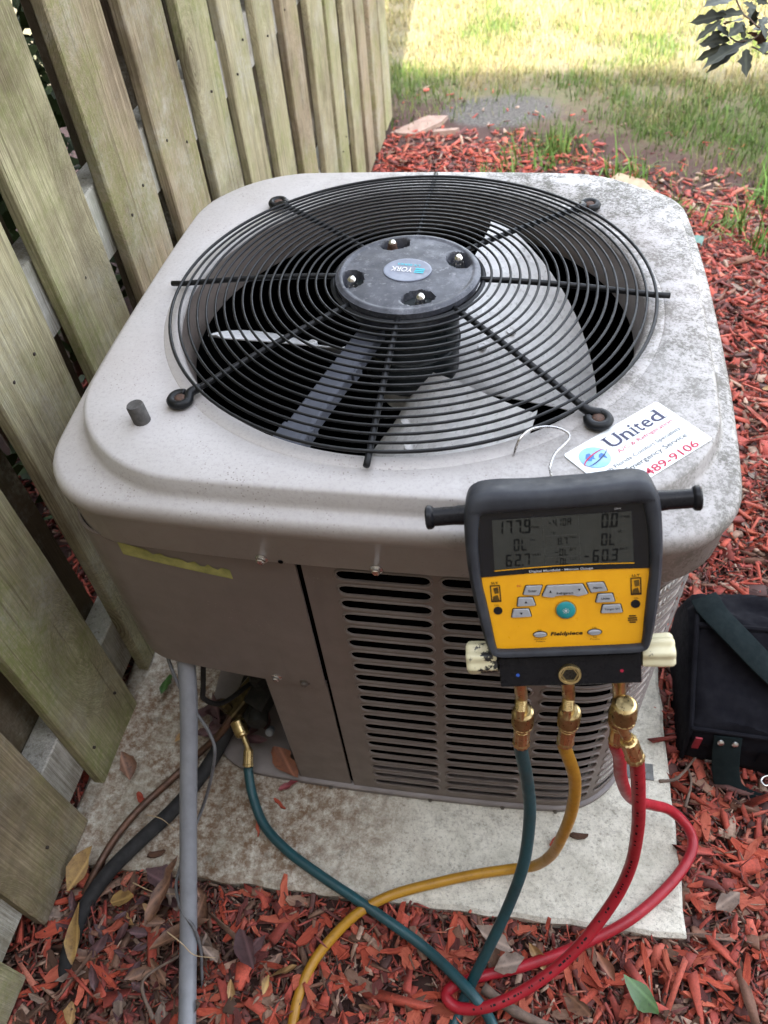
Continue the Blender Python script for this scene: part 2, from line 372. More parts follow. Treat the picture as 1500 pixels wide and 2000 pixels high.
CHIPM = [chip_single('red_chip', (.54, .108, .055), (.36, .060, .035)), chip_single('bright_red_chip', (.64, .17, .098), (.44, .10, .06)),
         chip_single('maroon_chip', (.19, .048, .042), (.10, .03, .026)), chip_single('bare_wood_chip', (.36, .24, .17), (.24, .13, .09)), chip_single('brown_chip', (.15, .075, .045), (.085, .045, .03))]
def leaf_mat(name, c1, c2, rough=.55):
    t = NT(name); v = t.co(rand=True); x, y, z = t.sep(t.co())
    c = t.ramp(t.noise(v, 45, 6, .75), (.36, c1), (.62, c2)); c = t.mix(t.ramp(t.noise(v, 130, 4, .7), (.55, 0), (.66, .6)), c, tuple(k*.4 for k in c2)); rib = t.ramp(t.math('ABSOLUTE', y), (.0008, 1), (.002, 0))
    c = t.mix(t.math('MULTIPLY', rib, .6), c, tuple(min(1, k*1.7+.03) for k in c1))
    return t.out(c, rough, 0, t.bump(t.noise(v, 160, 4), .3, .001))
LEAFM = dict(brown=leaf_mat('brown_leaf', (.21, .105, .06), (.10, .05, .032)), tan=leaf_mat('tan_leaf', (.33, .20, .08), (.24, .13, .05)),
             plum=leaf_mat('plum_leaf', (.09, .04, .043), (.05, .024, .026), .6), ochre=leaf_mat('ochre_leaf', (.32, .20, .06), (.19, .105, .04)),
             grey=leaf_mat('grey_leaf', (.23, .165, .125), (.13, .09, .07)), green=leaf_mat('green_leaf', (.045, .105, .022), (.03, .08, .016), .35),
             dark=leaf_mat('dark_shrub_leaf', (.022, .026, .010), (.014, .018, .008), .6), red=leaf_mat('red_leaf', (.22, .04, .045), (.14, .025, .03)),
             rust=leaf_mat('rust_leaf', (.26, .10, .05), (.16, .06, .035)))
M_twig = simple('grey_twig', (.17, .12, .09), (.10, .07, .055), 80, .85, bump=.5, bscale=400)
M_straw = simple('straw', (.45, .34, .2), (.35, .25, .14), 60, .8)
M_pinkstone = simple('pinkish_board_scrap', (.36, .25, .20), (.24, .16, .125), 30, .85, bump=.4, bscale=200)
M_litter = simple('pale_teal_plastic', (.10, .25, .22), (.2, .30, .27), 60, .4)

# ================================================================== ground
def sst(a, b, x):
    t = np.clip((np.asarray(x, float)-a)/(b-a), 0, 1); return t*t*(3-2*t)
def gz(x, y):
    x = np.asarray(x, float); y = np.asarray(y, float)
    return -.035-.235*sst(.35, 3.3, y)+.008*np.sin(x*2.3+.4)*np.sin(y*1.9)*sst(.8, 2.5, np.abs(y)+np.abs(x)*.5)
def bed_edge(x): return np.interp(x, [-3, -.45, .1, .45, .8, 1.3, 3], [3.35, 3.3, 3.15, 2.98, 2.68, 2.38, 2.2])
def ground_mat():
    t = NT('soil_sand_and_thatch'); v = t.co(); x, y, z = t.sep(v)
    soil = t.ramp(t.noise(v, 40, 6, .7), (.3, (.075, .032, .024)), (.6, (.045, .022, .017)), (.75, (.12, .05, .035)))
    thatch = t.ramp(t.noise(v, 60, 7, .75), (.3, (.085, .066, .04)), (.5, (.145, .118, .07)), (.7, (.24, .205, .13)))
    thatch = t.mix(t.ramp(t.noise(v, 3.5, 5, .65), (.45, 0), (.65, .6)), thatch, (.10, .12, .04))
    sand = t.ramp(t.noise(v, 90, 7, .8), (.38, (.025, .022, .019)), (.5, (.07, .062, .055)), (.64, (.20, .185, .165)))
    e = t.n('MapRange'); e.inputs[1].default_value = -.45; e.inputs[2].default_value = 1.3; e.inputs[3].default_value = 3.3; e.inputs[4].default_value = 2.42
    t.put(e.inputs[0], x)
    wob = t.math('MULTIPLY', t.math('SUBTRACT', t.noise(v, 5, 5, .7), .5), 1.3)
    k = t.math('ADD', t.math('SUBTRACT', y, e.outputs[0]), wob)
    c = t.mix(t.ramp(k, (.35, 0), (.62, 1)), soil, thatch)
    nearb = t.ramp(t.math('MULTIPLY', y, .2), (.66, .75), (.84, 0)); c = t.mix(t.math('MULTIPLY', nearb, t.ramp(t.noise(v, 9, 5, .7), (.35, .4), (.6, 1))), c, soil)
    def blob(cx, cy, rx, ry):
        a = t.math('DIVIDE', t.math('SUBTRACT', x, cx), rx); b = t.math('DIVIDE', t.math('SUBTRACT', y, cy), ry)
        d = t.math('ADD', t.math('MULTIPLY', a, a), t.math('MULTIPLY', b, b)); d = t.math('ADD', d, t.math('MULTIPLY', wob, .9))
        return t.ramp(d, (.55, 1), (1.1, 0))
    c = t.mix(blob(.0, 3.62, .36, .24), c, sand); c = t.mix(blob(.1, 5.9, .5, .22), c, sand)
    return t.out(c, .95, 0, t.bump(t.noise(v, 150, 6, .75), .6, .006))
xs = np.concatenate([[-900, -300, -80, -20, -8], np.linspace(-4, 6, 41), [10, 20, 80, 300, 900]])
ys = np.concatenate([[-900, -300, -80, -20, -8], np.linspace(-4, 10, 57), [14, 25, 80, 300, 900]])
X, Y = np.meshgrid(xs, ys); Zg = gz(X, Y); nx = len(xs)
ground = link('ground', mdata('ground', (np.stack([X, Y, Zg], -1).reshape(-1, 3).tolist(),
    [(j*nx+i, j*nx+i+1, (j+1)*nx+i+1, (j+1)*nx+i) for j in range(len(ys)-1) for i in range(nx-1)]), ground_mat(), True))
tag(ground, kind='structure')

def col_mesh(name, V, F, C, mat):
    """V (n,3) floats, F (m,4) or (m,3) ints, C (n,3) per-vertex colours"""
    me = bpy.data.meshes.new(name); k = F.shape[1]
    me.vertices.add(len(V)); me.vertices.foreach_set('co', V.astype(np.float32).ravel())
    me.loops.add(F.size); me.loops.foreach_set('vertex_index', F.astype(np.int32).ravel())
    me.polygons.add(len(F)); me.polygons.foreach_set('loop_start', (np.arange(len(F))*k).astype(np.int32))
    a = me.attributes.new('Col', 'FLOAT_COLOR', 'POINT'); c4 = np.concatenate([C, np.ones((len(C), 1))], 1); a.data.foreach_set('color', c4.astype(np.float32).ravel())
    me.materials.append(mat); me.update(calc_edges=True); me.validate(); return me
def rot_euler(n, tilt, rng=RNG):
    """n random rotation matrices: free heading, tilt about x and y of the given spread"""
    a = rng.uniform(0, 2*PI, n); b = rng.normal(0, tilt, n); c = rng.normal(0, tilt, n)
    ca, sa, cb, sb, cc, sc = np.cos(a), np.sin(a), np.cos(b), np.sin(b), np.cos(c), np.sin(c); o = np.zeros(n); l = np.ones(n)
    Rz = np.stack([ca, -sa, o, sa, ca, o, o, o, l], -1).reshape(n, 3, 3); Rx = np.stack([l, o, o, o, cb, -sb, o, sb, cb], -1).reshape(n, 3, 3)
    Ry = np.stack([cc, o, sc, o, l, o, -sc, o, cc], -1).reshape(n, 3, 3); return Rz @ Rx @ Ry

PAD = (-.66, .515, -.622, .56); PROT = .020
def on_pad(x, y, m=0.0):
    xr = x*math.cos(PROT)+y*math.sin(PROT); yr = -x*math.sin(PROT)+y*math.cos(PROT)
    return (xr > PAD[0]-m) & (xr < PAD[1]+m) & (yr > PAD[2]-m) & (yr < PAD[3]+m)

# mulch bed: the larger chips one by one, the rest as one layer
bed = empty('mulch_bed', (0, 0, -.035), 'bed of red dyed wood mulch spread round the concrete pad', 'mulch', kind='structure')
def chips(n, x0, x1, y0, y1, L, W, T, tilt, zoff, edge=True, rng=RNG):
    x = rng.uniform(x0, x1, n); y = rng.uniform(y0, y1, n)
    keep = ~on_pad(x, y, -.004)
    keep &= (y < bed_edge(x)+rng.normal(0, .16 if edge is True else edge, n))
    x, y = x[keep], y[keep]; n = len(x)
    l = rng.gamma(4, L/4, n).clip(L*.35, L*2.4); w = rng.gamma(5, W/5, n).clip(W*.4, W*2.2); t = rng.uniform(.6, 1.3, n)*T
    base = np.array([(-1,-1,-1),(1,-1,-1),(1,1,-1),(-1,1,-1),(-1,-1,1),(1,-1,1),(1,1,1),(-1,1,1)], float)
    q = base[None]*np.ones((n, 1, 1)); q += rng.normal(0, .22, (n, 8, 3))
    taper = rng.uniform(.25, 1, n)[:, None]; q[:, :, 1] *= np.where(base[None, :, 0] > 0, taper, 1); 
    q = q*np.stack([l/2, w/2, t/2], -1)[:, None]
    q[:, :, 2] += (q[:, :, 0]**2)*rng.normal(0, 3.0, n)[:, None]
    q = np.einsum('nij,nkj->nki', rot_euler(n, tilt, rng), q)
    z = gz(x, y)+zoff+np.abs(rng.normal(0, .008, n))
    return q+np.stack([x, y, z], -1)[:, None], n
BOXF = np.array([(3,2,1,0),(4,5,6,7),(0,1,5,4),(1,2,6,5),(2,3,7,6),(3,0,4,7)])
PAL = np.array([(.46,.078,.046),(.55,.120,.076),(.36,.060,.042),(.30,.062,.048),(.16,.048,.040),(.44,.30,.22),(.20,.095,.06),(.095,.04,.034),(.50,.165,.105),(.33,.20,.14)])
PW = np.array([.20,.13,.17,.12,.11,.05,.07,.06,.06,.03])
def chip_layer(sets):
    Q = []; 
    for a in sets: Q.append(chips(*a)[0])
    Q = np.concatenate(Q); n = len(Q)
    C = PAL[RNG.choice(len(PAL), n, p=PW/PW.sum())]*RNG.uniform(.7, 1.2, (n, 1))
    ln = np.linalg.norm(Q[:, 1]-Q[:, 0], axis=1); sm = (ln < .024) & (RNG.uniform(0, 1, n) < .55); C[sm] = np.array([(.11, .06, .045), (.075, .035, .03), (.26, .17, .12), (.16, .045, .038)])[RNG.integers(0, 4, sm.sum())]*RNG.uniform(.6, 1.4, (sm.sum(), 1))
    leafy = np.exp(-(((Q[:, 0, 0]+.42)/.30)**2+((Q[:, 0, 1]+.78)/.22)**2)); sw = RNG.uniform(0, 1, n) < leafy*.45
    C[sw] = np.array([(.13, .07, .045)])*RNG.uniform(.6, 1.5, (sw.sum(), 1))
    F = (BOXF[None]+8*np.arange(n)[:, None, None]).reshape(-1, 4)
    return Q.reshape(-1, 3), F, np.repeat(C, 8, 0)
V, F, C = chip_layer([(30000, -1.3, 1.9, -1.5, .95, .030, .0080, .0035, .30, .005), (17000, -.62, 2.3, .9, 3.35, .040, .013, .005, .26, .002),
                      (34000, -.7, 1.15, -1.2, .6, .019, .0032, .0022, .4, .012), (9000, .45, 2.0, .3, 2.4, .024, .005, .003, .35, .010), (3800, -.75, 1.2, -1.3, .9, .046, .013, .006, .26, .012), (1500, -.6, 1.7, 2.2, 4.0, .030, .010, .004, .2, .004, .5), (2200, .45, 2.2, -.9, 1.9, .055, .015, .006, .26, .012)])
lay = link('wood_mulch', col_mesh('wood_mulch', V, F, C, M_chip), bed, (0, 0, .035)); lay['kind'] = 'stuff'
def chip_mesh(seed, L, W, T, mat):
    r = np.random.default_rng(seed); ns = 5; top = []
    Vv = []
    for k in range(ns+1):
        u = -1+2*k/ns; wl = W*(1-.55*abs(u)**3)*r.uniform(.75, 1.15); j = r.normal(0, W*.12)
        for (sy, sz) in ((-1, -1), (1, -1), (1, 1), (-1, 1)):
            Vv.append((u*L/2+r.normal(0, L*.02), j+sy*wl/2, sz*T/2*r.uniform(.6, 1.2)+.10*L*(u*u)*r.normal(.3, .3)))
    Ff = [(k*4+a, k*4+(a+1) % 4, k*4+4+(a+1) % 4, k*4+4+a) for k in range(ns) for a in range(4)]+[(3, 2, 1, 0), tuple(ns*4+a for a in range(4))]
    return mdata('mulch_chip', (Vv, Ff), mat)
CH = [chip_mesh(i, L, W, T, CHIPM[m]) for i, (L, W, T, m) in enumerate([(.075,.017,.006,0),(.06,.024,.005,1),(.09,.013,.006,0),(.05,.028,.006,1),(.065,.012,.005,2),(.058,.02,.005,3),(.08,.02,.005,2),(.045,.02,.005,0),(.07,.009,.005,1),(.055,.016,.006,4),(.05,.011,.004,0),(.085,.016,.006,1)])]
cnt = 0; rr = random.Random(11)
while cnt < 300:
    x = rr.uniform(-.62, .80); y = rr.uniform(-.93, -.05) if rr.random() < .8 else rr.uniform(-.05, .7)
    if on_pad(x, y, .012) or (y > -.62 and x < .5) or (.52 < x < 1.0 and -.30 < y < .1): continue
    if x < -.30 and rr.random() < .55: continue
    o = link('mulch_chip', CH[rr.choice([0,0,1,1,2,2,3,4,5,6,7,7,8,8,9,10,10,11,11])], bed, (x, y, float(gz(x, y))+.035+rr.uniform(.016, .026)), (rr.gauss(0, .22), rr.gauss(0, .2), rr.uniform(0, 2*PI)))
    s = rr.uniform(.7, 1.15); o.scale = (s, s, s); cnt += 1

# lawn
def blades(n, x0, x1, y0, y1, h, w, dens, colf, rng=RNG):
    x = rng.uniform(x0, x1, n); y = rng.uniform(y0, y1, n); k = rng.uniform(0, 1, n) < dens(x, y); x, y = x[k], y[k]; n = len(x)
    hh = rng.gamma(5, h/5, n); a = rng.uniform(0, 2*PI, n); lean = rng.gamma(2, .35, n).clip(0, 1.5)
    dx, dy = np.cos(a), np.sin(a); ww = w*rng.uniform(.6, 1.3, n); px, py = -dy*ww, dx*ww; z = gz(x, y)-.004
    P0 = np.stack([x-px, y-py, z], -1); P1 = np.stack([x+px, y+py, z], -1); m = .55
    cx, cy, cz = x+dx*hh*m*np.sin(lean*.6), y+dy*hh*m*np.sin(lean*.6), z+hh*m*np.cos(lean*.6)
    P2 = np.stack([cx+px*.7, cy+py*.7, cz], -1); P3 = np.stack([cx-px*.7, cy-py*.7, cz], -1)
    ex, ey, ez = cx+dx*hh*.5*np.sin(lean*1.25), cy+dy*hh*.5*np.sin(lean*1.25), cz+hh*.5*np.cos(lean*1.25)
    P4 = np.stack([ex+px*.12, ey+py*.12, np.maximum(ez, z+.004)], -1); P5 = np.stack([ex-px*.12, ey-py*.12, np.maximum(ez, z+.004)], -1)
    V = np.stack([P0, P1, P2, P3, P4, P5], 1).reshape(-1, 3)
    F = (np.array([(0, 1, 2, 3), (3, 2, 4, 5)])[None]+6*np.arange(n)[:, None, None]).reshape(-1, 4)
    return V, F, np.repeat(colf(x, y, n), 6, 0)
def vnoise(x, y, s, seed):
    r = np.random.default_rng(seed); g = r.uniform(0, 1, (64, 64)); u, v = x*s+17.3, y*s+9.1
    i, j = np.floor(u).astype(int), np.floor(v).astype(int); fu, fv = u-i, v-j; fu = fu*fu*(3-2*fu); fv = fv*fv*(3-2*fv)
    G = lambda a, b: g[a % 64, b % 64]
    return (G(i, j)*(1-fu)+G(i+1, j)*fu)*(1-fv)+(G(i, j+1)*(1-fu)+G(i+1, j+1)*fu)*fv
def sandy(x, y): 
    return np.maximum.reduce([np.exp(-(((x-.0)/.50)**2+((y-3.55)/.36)**2)), np.exp(-(((x-.1)/.5)**2+((y-5.9)/.2)**2))])
def d_lawn(x, y):
    k = sst(-.15, .45, y-bed_edge(x)+(vnoise(x, y, 2.5, 1)-.5)*.9); p = sst(.25, .62, vnoise(x, y, 3.1, 2)*.6+vnoise(x, y, 9, 3)*.4)
    left = 1-.6*np.exp(-(((x+.35)/.35)**2+((y-3.3)/.5)**2))
    return k*(.22+.78*p)*(.55+.45*sst(3.7, 4.3, y)+.45*sst(.2, .8, x)*sst(4.3, 3.9, y))*(1-.93*sandy(x, y)**.7)*left
def c_lawn(x, y, n):
    g = vnoise(x, y, 2.2, 5)*.5+vnoise(x, y, 7, 6)*.3+RNG.uniform(0, 1, n)*.35-.12*sst(3.8, 4.4, y)
    green = np.array([(.07, .12, .024)])*RNG.uniform(.7, 1.35, (n, 1)); straw = np.array([(.25, .21, .10)])*RNG.uniform(.7, 1.2, (n, 1))
    lime = np.array([(.125, .15, .028)])*RNG.uniform(.8, 1.2, (n, 1))
    w = sst(.33+.12*sst(3.7, 4.3, y), .60+.05*sst(3.7, 4.3, y), g)[:, None]; c = straw*(1-w)+green*w; m = RNG.uniform(0, 1, n) < .3*w[:, 0]*sst(3.6, 4.3, y)+.08; c[m] = lime[m]; return c
A = blades(190000, -1.2, 2.8, 1.6, 6.2, .043, .0026, d_lawn, c_lawn)
B = blades(50000, -3, 6, 6.2, 10, .055, .004, lambda x, y: d_lawn(x, y)*.9, c_lawn)
V = np.concatenate([A[0], B[0]]); F = np.concatenate([A[1], B[1]+len(A[0])]); C = np.concatenate([A[2], B[2]])
lawn = link('lawn_grass', col_mesh('lawn_grass', V, F, C, M_grass)); tag(lawn, 'patchy green and straw coloured lawn beyond the mulch bed', 'grass', kind='stuff')

# the house behind the photographer: its eave keeps the bed in shade
M_stucco = simple('tan_stucco', (.30, .25, .20), (.25, .21, .165), 12, .9, bump=.4, bscale=120)
M_roof = simple('brown_roof_shingle', (.12, .095, .08), (.07, .06, .052), 18, .9, bump=.4, bscale=60)
M_trim = simple('white_trim', (.72, .71, .68), (.65, .64, .61), 20, .5)
house = empty('house', (1, -6, -.04), 'tan stucco house behind the photographer', 'house')
part('wall', box(-7, 9, -10, -2.75, -.2, 5.45), M_stucco, house)
EZ = 5.47
part('roof', ([(-7.5, -2.35, EZ), (9.5, -2.35, EZ), (9.5, -6.4, EZ+1.7), (-7.5, -6.4, EZ+1.7), (9.5, -10.5, EZ), (-7.5, -10.5, EZ),
               (-7.5, -2.35, EZ+.14), (9.5, -2.35, EZ+.14), (9.5, -6.4, EZ+1.84), (-7.5, -6.4, EZ+1.84), (9.5, -10.5, EZ+.14), (-7.5, -10.5, EZ+.14)],
              [(6, 7, 8, 9), (9, 8, 10, 11), (3, 2, 1, 0), (5, 4, 2, 3), (0, 1, 7, 6), (4, 5, 11, 10), (1, 2, 8, 7), (2, 4, 10, 8), (3, 0, 6, 9), (5, 3, 9, 11)]), M_roof, house)
part('fascia', box(-7.5, 9.5, -2.352, -2.33, EZ-.04, EZ+.15), M_trim, house)
for wx in (-4.2, 2.6, 6.0):
    for wz in (.9, 3.4):
        w_ = part('window', box(wx, wx+1.2, -2.752, -2.70, wz, wz+1.25), M_trim, house)
        link('pane', mdata('pane', box(wx+.08, wx+1.12, -2.705, -2.695, wz+.08, wz+1.17), M_bezel), w_)

# ================================================================== fence
fence = empty('shadowbox_fence', (-.64, 1.2, -.04), 'weathered greenish pine shadowbox fence along the unit', 'fence')
FX = -.608
near_y = [-1.012, -.745, -.478, -.215, .040, .293, .552, .815, 1.082, 1.347, 1.618, 1.89, 2.160, 2.440, 2.707, 2.985, 3.264]
def picket_mesh(seed, W, L, T, mat):
    r = np.random.default_rng(seed); n = 14; rows = []
    ph = r.uniform(0, 6, 4)
    for k in range(n+1):
        z = L*k/n; e0 = .0018*math.sin(z*5+ph[0])+.0012*math.sin(z*17+ph[1]); e1 = .0018*math.sin(z*4+ph[2])+.0012*math.sin(z*15+ph[3]); b = .0035
        bow = .004*math.sin(z*1.5+ph[0])
        y0, y1 = e0, W+e1; x0, x1 = -T+bow, bow; cup = .002
        rows.append([(x1-b, y0, z), (x1, y0+b, z), (x1-cup, (y0+y1)/2, z), (x1, y1-b, z), (x1-b, y1, z), (x0+b, y1, z), (x0, y1-b, z), (x0, y0+b, z), (x0+b, y0, z)])
    return mdata('picket', loft(rows, True, True, True), mat)
M_wood3 = wood('shade_darkened_back_boards', (.125, .088, .054), (.092, .064, .04), (.055, .039, .025), (.07, .068, .028))  # brown pine darkened further, the shade of the gaps put into its colour
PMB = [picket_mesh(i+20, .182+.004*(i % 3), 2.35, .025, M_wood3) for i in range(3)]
PM = [picket_mesh(i, .182+.004*(i % 3), 2.35, .025, (M_wood, M_wood, M_wood2)[i % 3]) for i in range(6)]
nail = mdata('nail', lathe([(.0032, -.003), (.0032, .0008), (.002, .0015)], 8, Matrix.Rotation(PI/2, 4, 'Y')), simple('rusted_nail', (.06, .045, .035), (.03, .022, .018), 200, .7, .4))
RZ = [(.055, .195), (.752, .888), (1.95, 2.08)]
def picket(x, y, k, face):
    zb = float(gz(x, y+.09))+.032+rr.uniform(-.008, .012)
    if y < -.4: zb = rr.uniform(-.008, .006)
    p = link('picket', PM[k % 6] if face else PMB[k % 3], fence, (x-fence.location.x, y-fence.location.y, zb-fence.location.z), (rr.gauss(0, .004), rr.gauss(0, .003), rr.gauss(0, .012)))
    if face and -1.0 < y < 2.2:
        for z0, z1 in RZ[:2]:
            for dy in ((.045, .135) if rr.random() < .5 else (.09,)):
                dd = float(gz(x, y)+.04)*1.0
                link('nail', nail, p, (.001, dy+rr.uniform(-.015, .015), (z0+z1)/2-zb+rr.uniform(-.03, .03)))
for k, y in enumerate(near_y): picket(FX, y, k*5+k//3, True)
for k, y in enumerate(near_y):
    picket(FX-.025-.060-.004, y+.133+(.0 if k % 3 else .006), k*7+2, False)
for z0, z1 in RZ:
    o = part('rail', box(FX-.0855, FX-.0265, -1.6, 1.30, z0, z1, .003), M_rail, fence); part('rail', box(FX-.0855, FX-.0265, 1.303, 3.47, z0-.01, z1-.01, .003), M_rail, fence)
for y in (-1.55, 1.24, 3.46): part('post', box(FX-.20, FX-.117, y, y+.1, -.5, 2.3, .004), M_wood2, fence)

# ================================================================== pad
def pad_mesh():
    L = []
    x0, x1, y0, y1 = PAD; c, s = math.cos(PROT), math.sin(PROT)
    per = [(x0+(x1-x0)*i/24, y0) for i in range(24)]+[(x1, y0+(y1-y0)*i/24) for i in range(24)]+[(x1-(x1-x0)*i/24, y1) for i in range(24)]+[(x0, y1-(y1-y0)*i/24) for i in range(24)]
    for z, e, jit in ((-.12, 0, 0), (-.03, 0, .002), (-.006, .0, .0035), (0.0, .007, .0035)):
        q = []
        for i, (x, y) in enumerate(per):
            cx, cy = (x0+x1)/2, (y0+y1)/2; dx = (e/(x1-x0)*2); 
            xx = cx+(x-cx)*(1-dx)+jit*math.sin(i*2.7+1)*rr.uniform(.3, 1); yy = cy+(y-cy)*(1-dx)+jit*math.cos(i*3.1)*rr.uniform(.3, 1)
            q.append((xx*c-yy*s, xx*s+yy*c, z))
        L.append(q)
    return loft(L, True, True, True)
pad = link('concrete_pad', mdata('concrete_pad', pad_mesh(), M_conc)); tag(pad, 'stained square concrete pad beneath the air conditioner', 'concrete pad')

# ================================================================== air conditioner
HT = .8627
unit = empty('air_conditioner', (0, 0, 0), 'taupe outdoor air conditioner condenser on the concrete pad', 'air conditioner')
SY = .972
def rrad(phi, h, r):
    c, s = abs(math.cos(phi)), abs(math.sin(phi)); k = h-r
    if c >= s: t = h/c; 
    else: t = h/s
    x, y = t*c, t*s
    if min(x, y) <= k: return t
    b = k*(c+s); d = b*b-(2*k*k-r*r); return b+math.sqrt(max(d, 0))
def bulge(x, y, s=.045, h=.44): 
    fx, fy = 1-s*min(1.1, abs(y)/h)**2.4, 1-s*min(1.1, abs(x)/h)**2.4; return x*fx, y*fy*SY
NA = 216
ANG = [2*PI*(i+.5)/NA for i in range(NA)]
def rloop(h, r, z, blg=.045):
    out = []
    for a in ANG:
        t = rrad(a, h, r); x, y = bulge(t*math.cos(a), t*math.sin(a), blg); out.append((x, y, z))
    return out
def cloop(r, z): return [(r*math.cos(a), r*math.sin(a), z) for a in ANG]
lid = part('lid', loft([cloop(.3465, .8545), cloop(.3485, .8600), cloop(.352, HT), cloop(.3705, HT), cloop(.3722, HT-.0012), cloop(.374, HT)]
    + [rloop(.419, .17, HT), rloop(.4235, .172, HT-.0012), rloop(.4262, .174, HT-.0040), rloop(.4305, .178, HT-.020), rloop(.4322, .180, HT-.0245), rloop(.4350, .18, HT-.0272), rloop(.440, .165, HT-.0285),
       rloop(.447, .105, HT-.030), rloop(.4525, .10, HT-.033), rloop(.4555, .098, HT-.039), rloop(.4565, .098, HT-.047), rloop(.4555, .098, HT-.055), rloop(.4530, .098, HT-.060), rloop(.451, .098, HT-.063), rloop(.449, .098, .7455), rloop(.447, .098, .7425), rloop(.440, .1, .7425), rloop(.438, .1, .80)]), M_lid, unit, True, 60)

part('fan_shroud', loft([cloop(.3470, .856), cloop(.3445, .845), cloop(.3425, .825), cloop(.3415, .790), cloop(.345, .786)]), M_paint, unit, True, 60)
# --- cabinet wall that follows a rounded plan
BH, BR = .436, .125
per = []
for i in range(2000):
    a = -PI/2-.0+2*PI*i/2000; t = rrad(a, BH, BR); per.append(bulge(t*math.cos(a), t*math.sin(a)))
per = np.array(per); seg_l = np.linalg.norm(np.roll(per, -1, 0)-per, axis=1); cum = np.concatenate([[0], np.cumsum(seg_l)]); PERL = cum[-1]
perc = np.concatenate([per, per[:1]])
def plan(h, r):
    p = np.array([bulge(rrad(-PI/2+2*PI*i/2000, h, r)*math.cos(-PI/2+2*PI*i/2000), rrad(-PI/2+2*PI*i/2000, h, r)*math.sin(-PI/2+2*PI*i/2000)) for i in range(2000)])
    c = np.concatenate([[0], np.cumsum(np.linalg.norm(np.roll(p, -1, 0)-p, axis=1))]); return c, np.concatenate([p, p[:1]]), c[-1]
def PU(u, d=0.0):
    """point on the plan at arc length u counter-clockwise from the middle of the front, offset outward by d"""
    u = u % PERL; x = np.interp(u, cum, perc[:, 0]); y = np.interp(u, cum, perc[:, 1])
    x2 = np.interp((u+.004) % PERL, cum, perc[:, 0]); y2 = np.interp((u+.004) % PERL, cum, perc[:, 1]); x1 = np.interp((u-.004) % PERL, cum, perc[:, 0]); y1 = np.interp((u-.004) % PERL, cum, perc[:, 1])
    tx, ty = x2-x1, y2-y1; L = math.hypot(tx, ty); return x+d*ty/L, y-d*tx/L
BOXPLAN = plan(.4365, .050)
def PB(u, d=0.0):
    global cum, perc, PERL
    k = (cum, perc, PERL); cum, perc, PERL = BOXPLAN; q = PU(u, d); cum, perc, PERL = k; return q
def usheet(u0, u1, zf0, zf1, d=0.0, nu=20, nz=6, thick=.003, PU=None):
    PU = PU or globals()['PU']
    """curved sheet from u0 to u1; zf0, zf1 give bottom and top heights"""
    f = lambda q, u: q(u) if callable(q) else q
    V = []; F = []
    for lay in (0, 1):
        for i in range(nu+1):
            u = u0+(u1-u0)*i/nu; x, y = PU(u, d-lay*thick); a, b = f(zf0, u), f(zf1, u)
            for k in range(nz+1): V.append((x, y, a+(b-a)*k/nz))
    n1 = nz+1; N = (nu+1)*n1
    for i in range(nu):
        for k in range(nz):
            q = (i*n1+k, (i+1)*n1+k, (i+1)*n1+k+1, i*n1+k+1); F.append(q); F.append(tuple(N+j for j in reversed(q)))
    for i in range(nu):
        F.append((i*n1, N+i*n1, N+(i+1)*n1, (i+1)*n1)); F.append(((i+1)*n1+nz, N+(i+1)*n1+nz, N+i*n1+nz, i*n1+nz))
    for k in range(nz):
        F.append((k+1, N+k+1, N+k, k)); q = nu*n1; F.append((q+k, N+q+k, N+q+k+1, q+k+1))
    return V, F
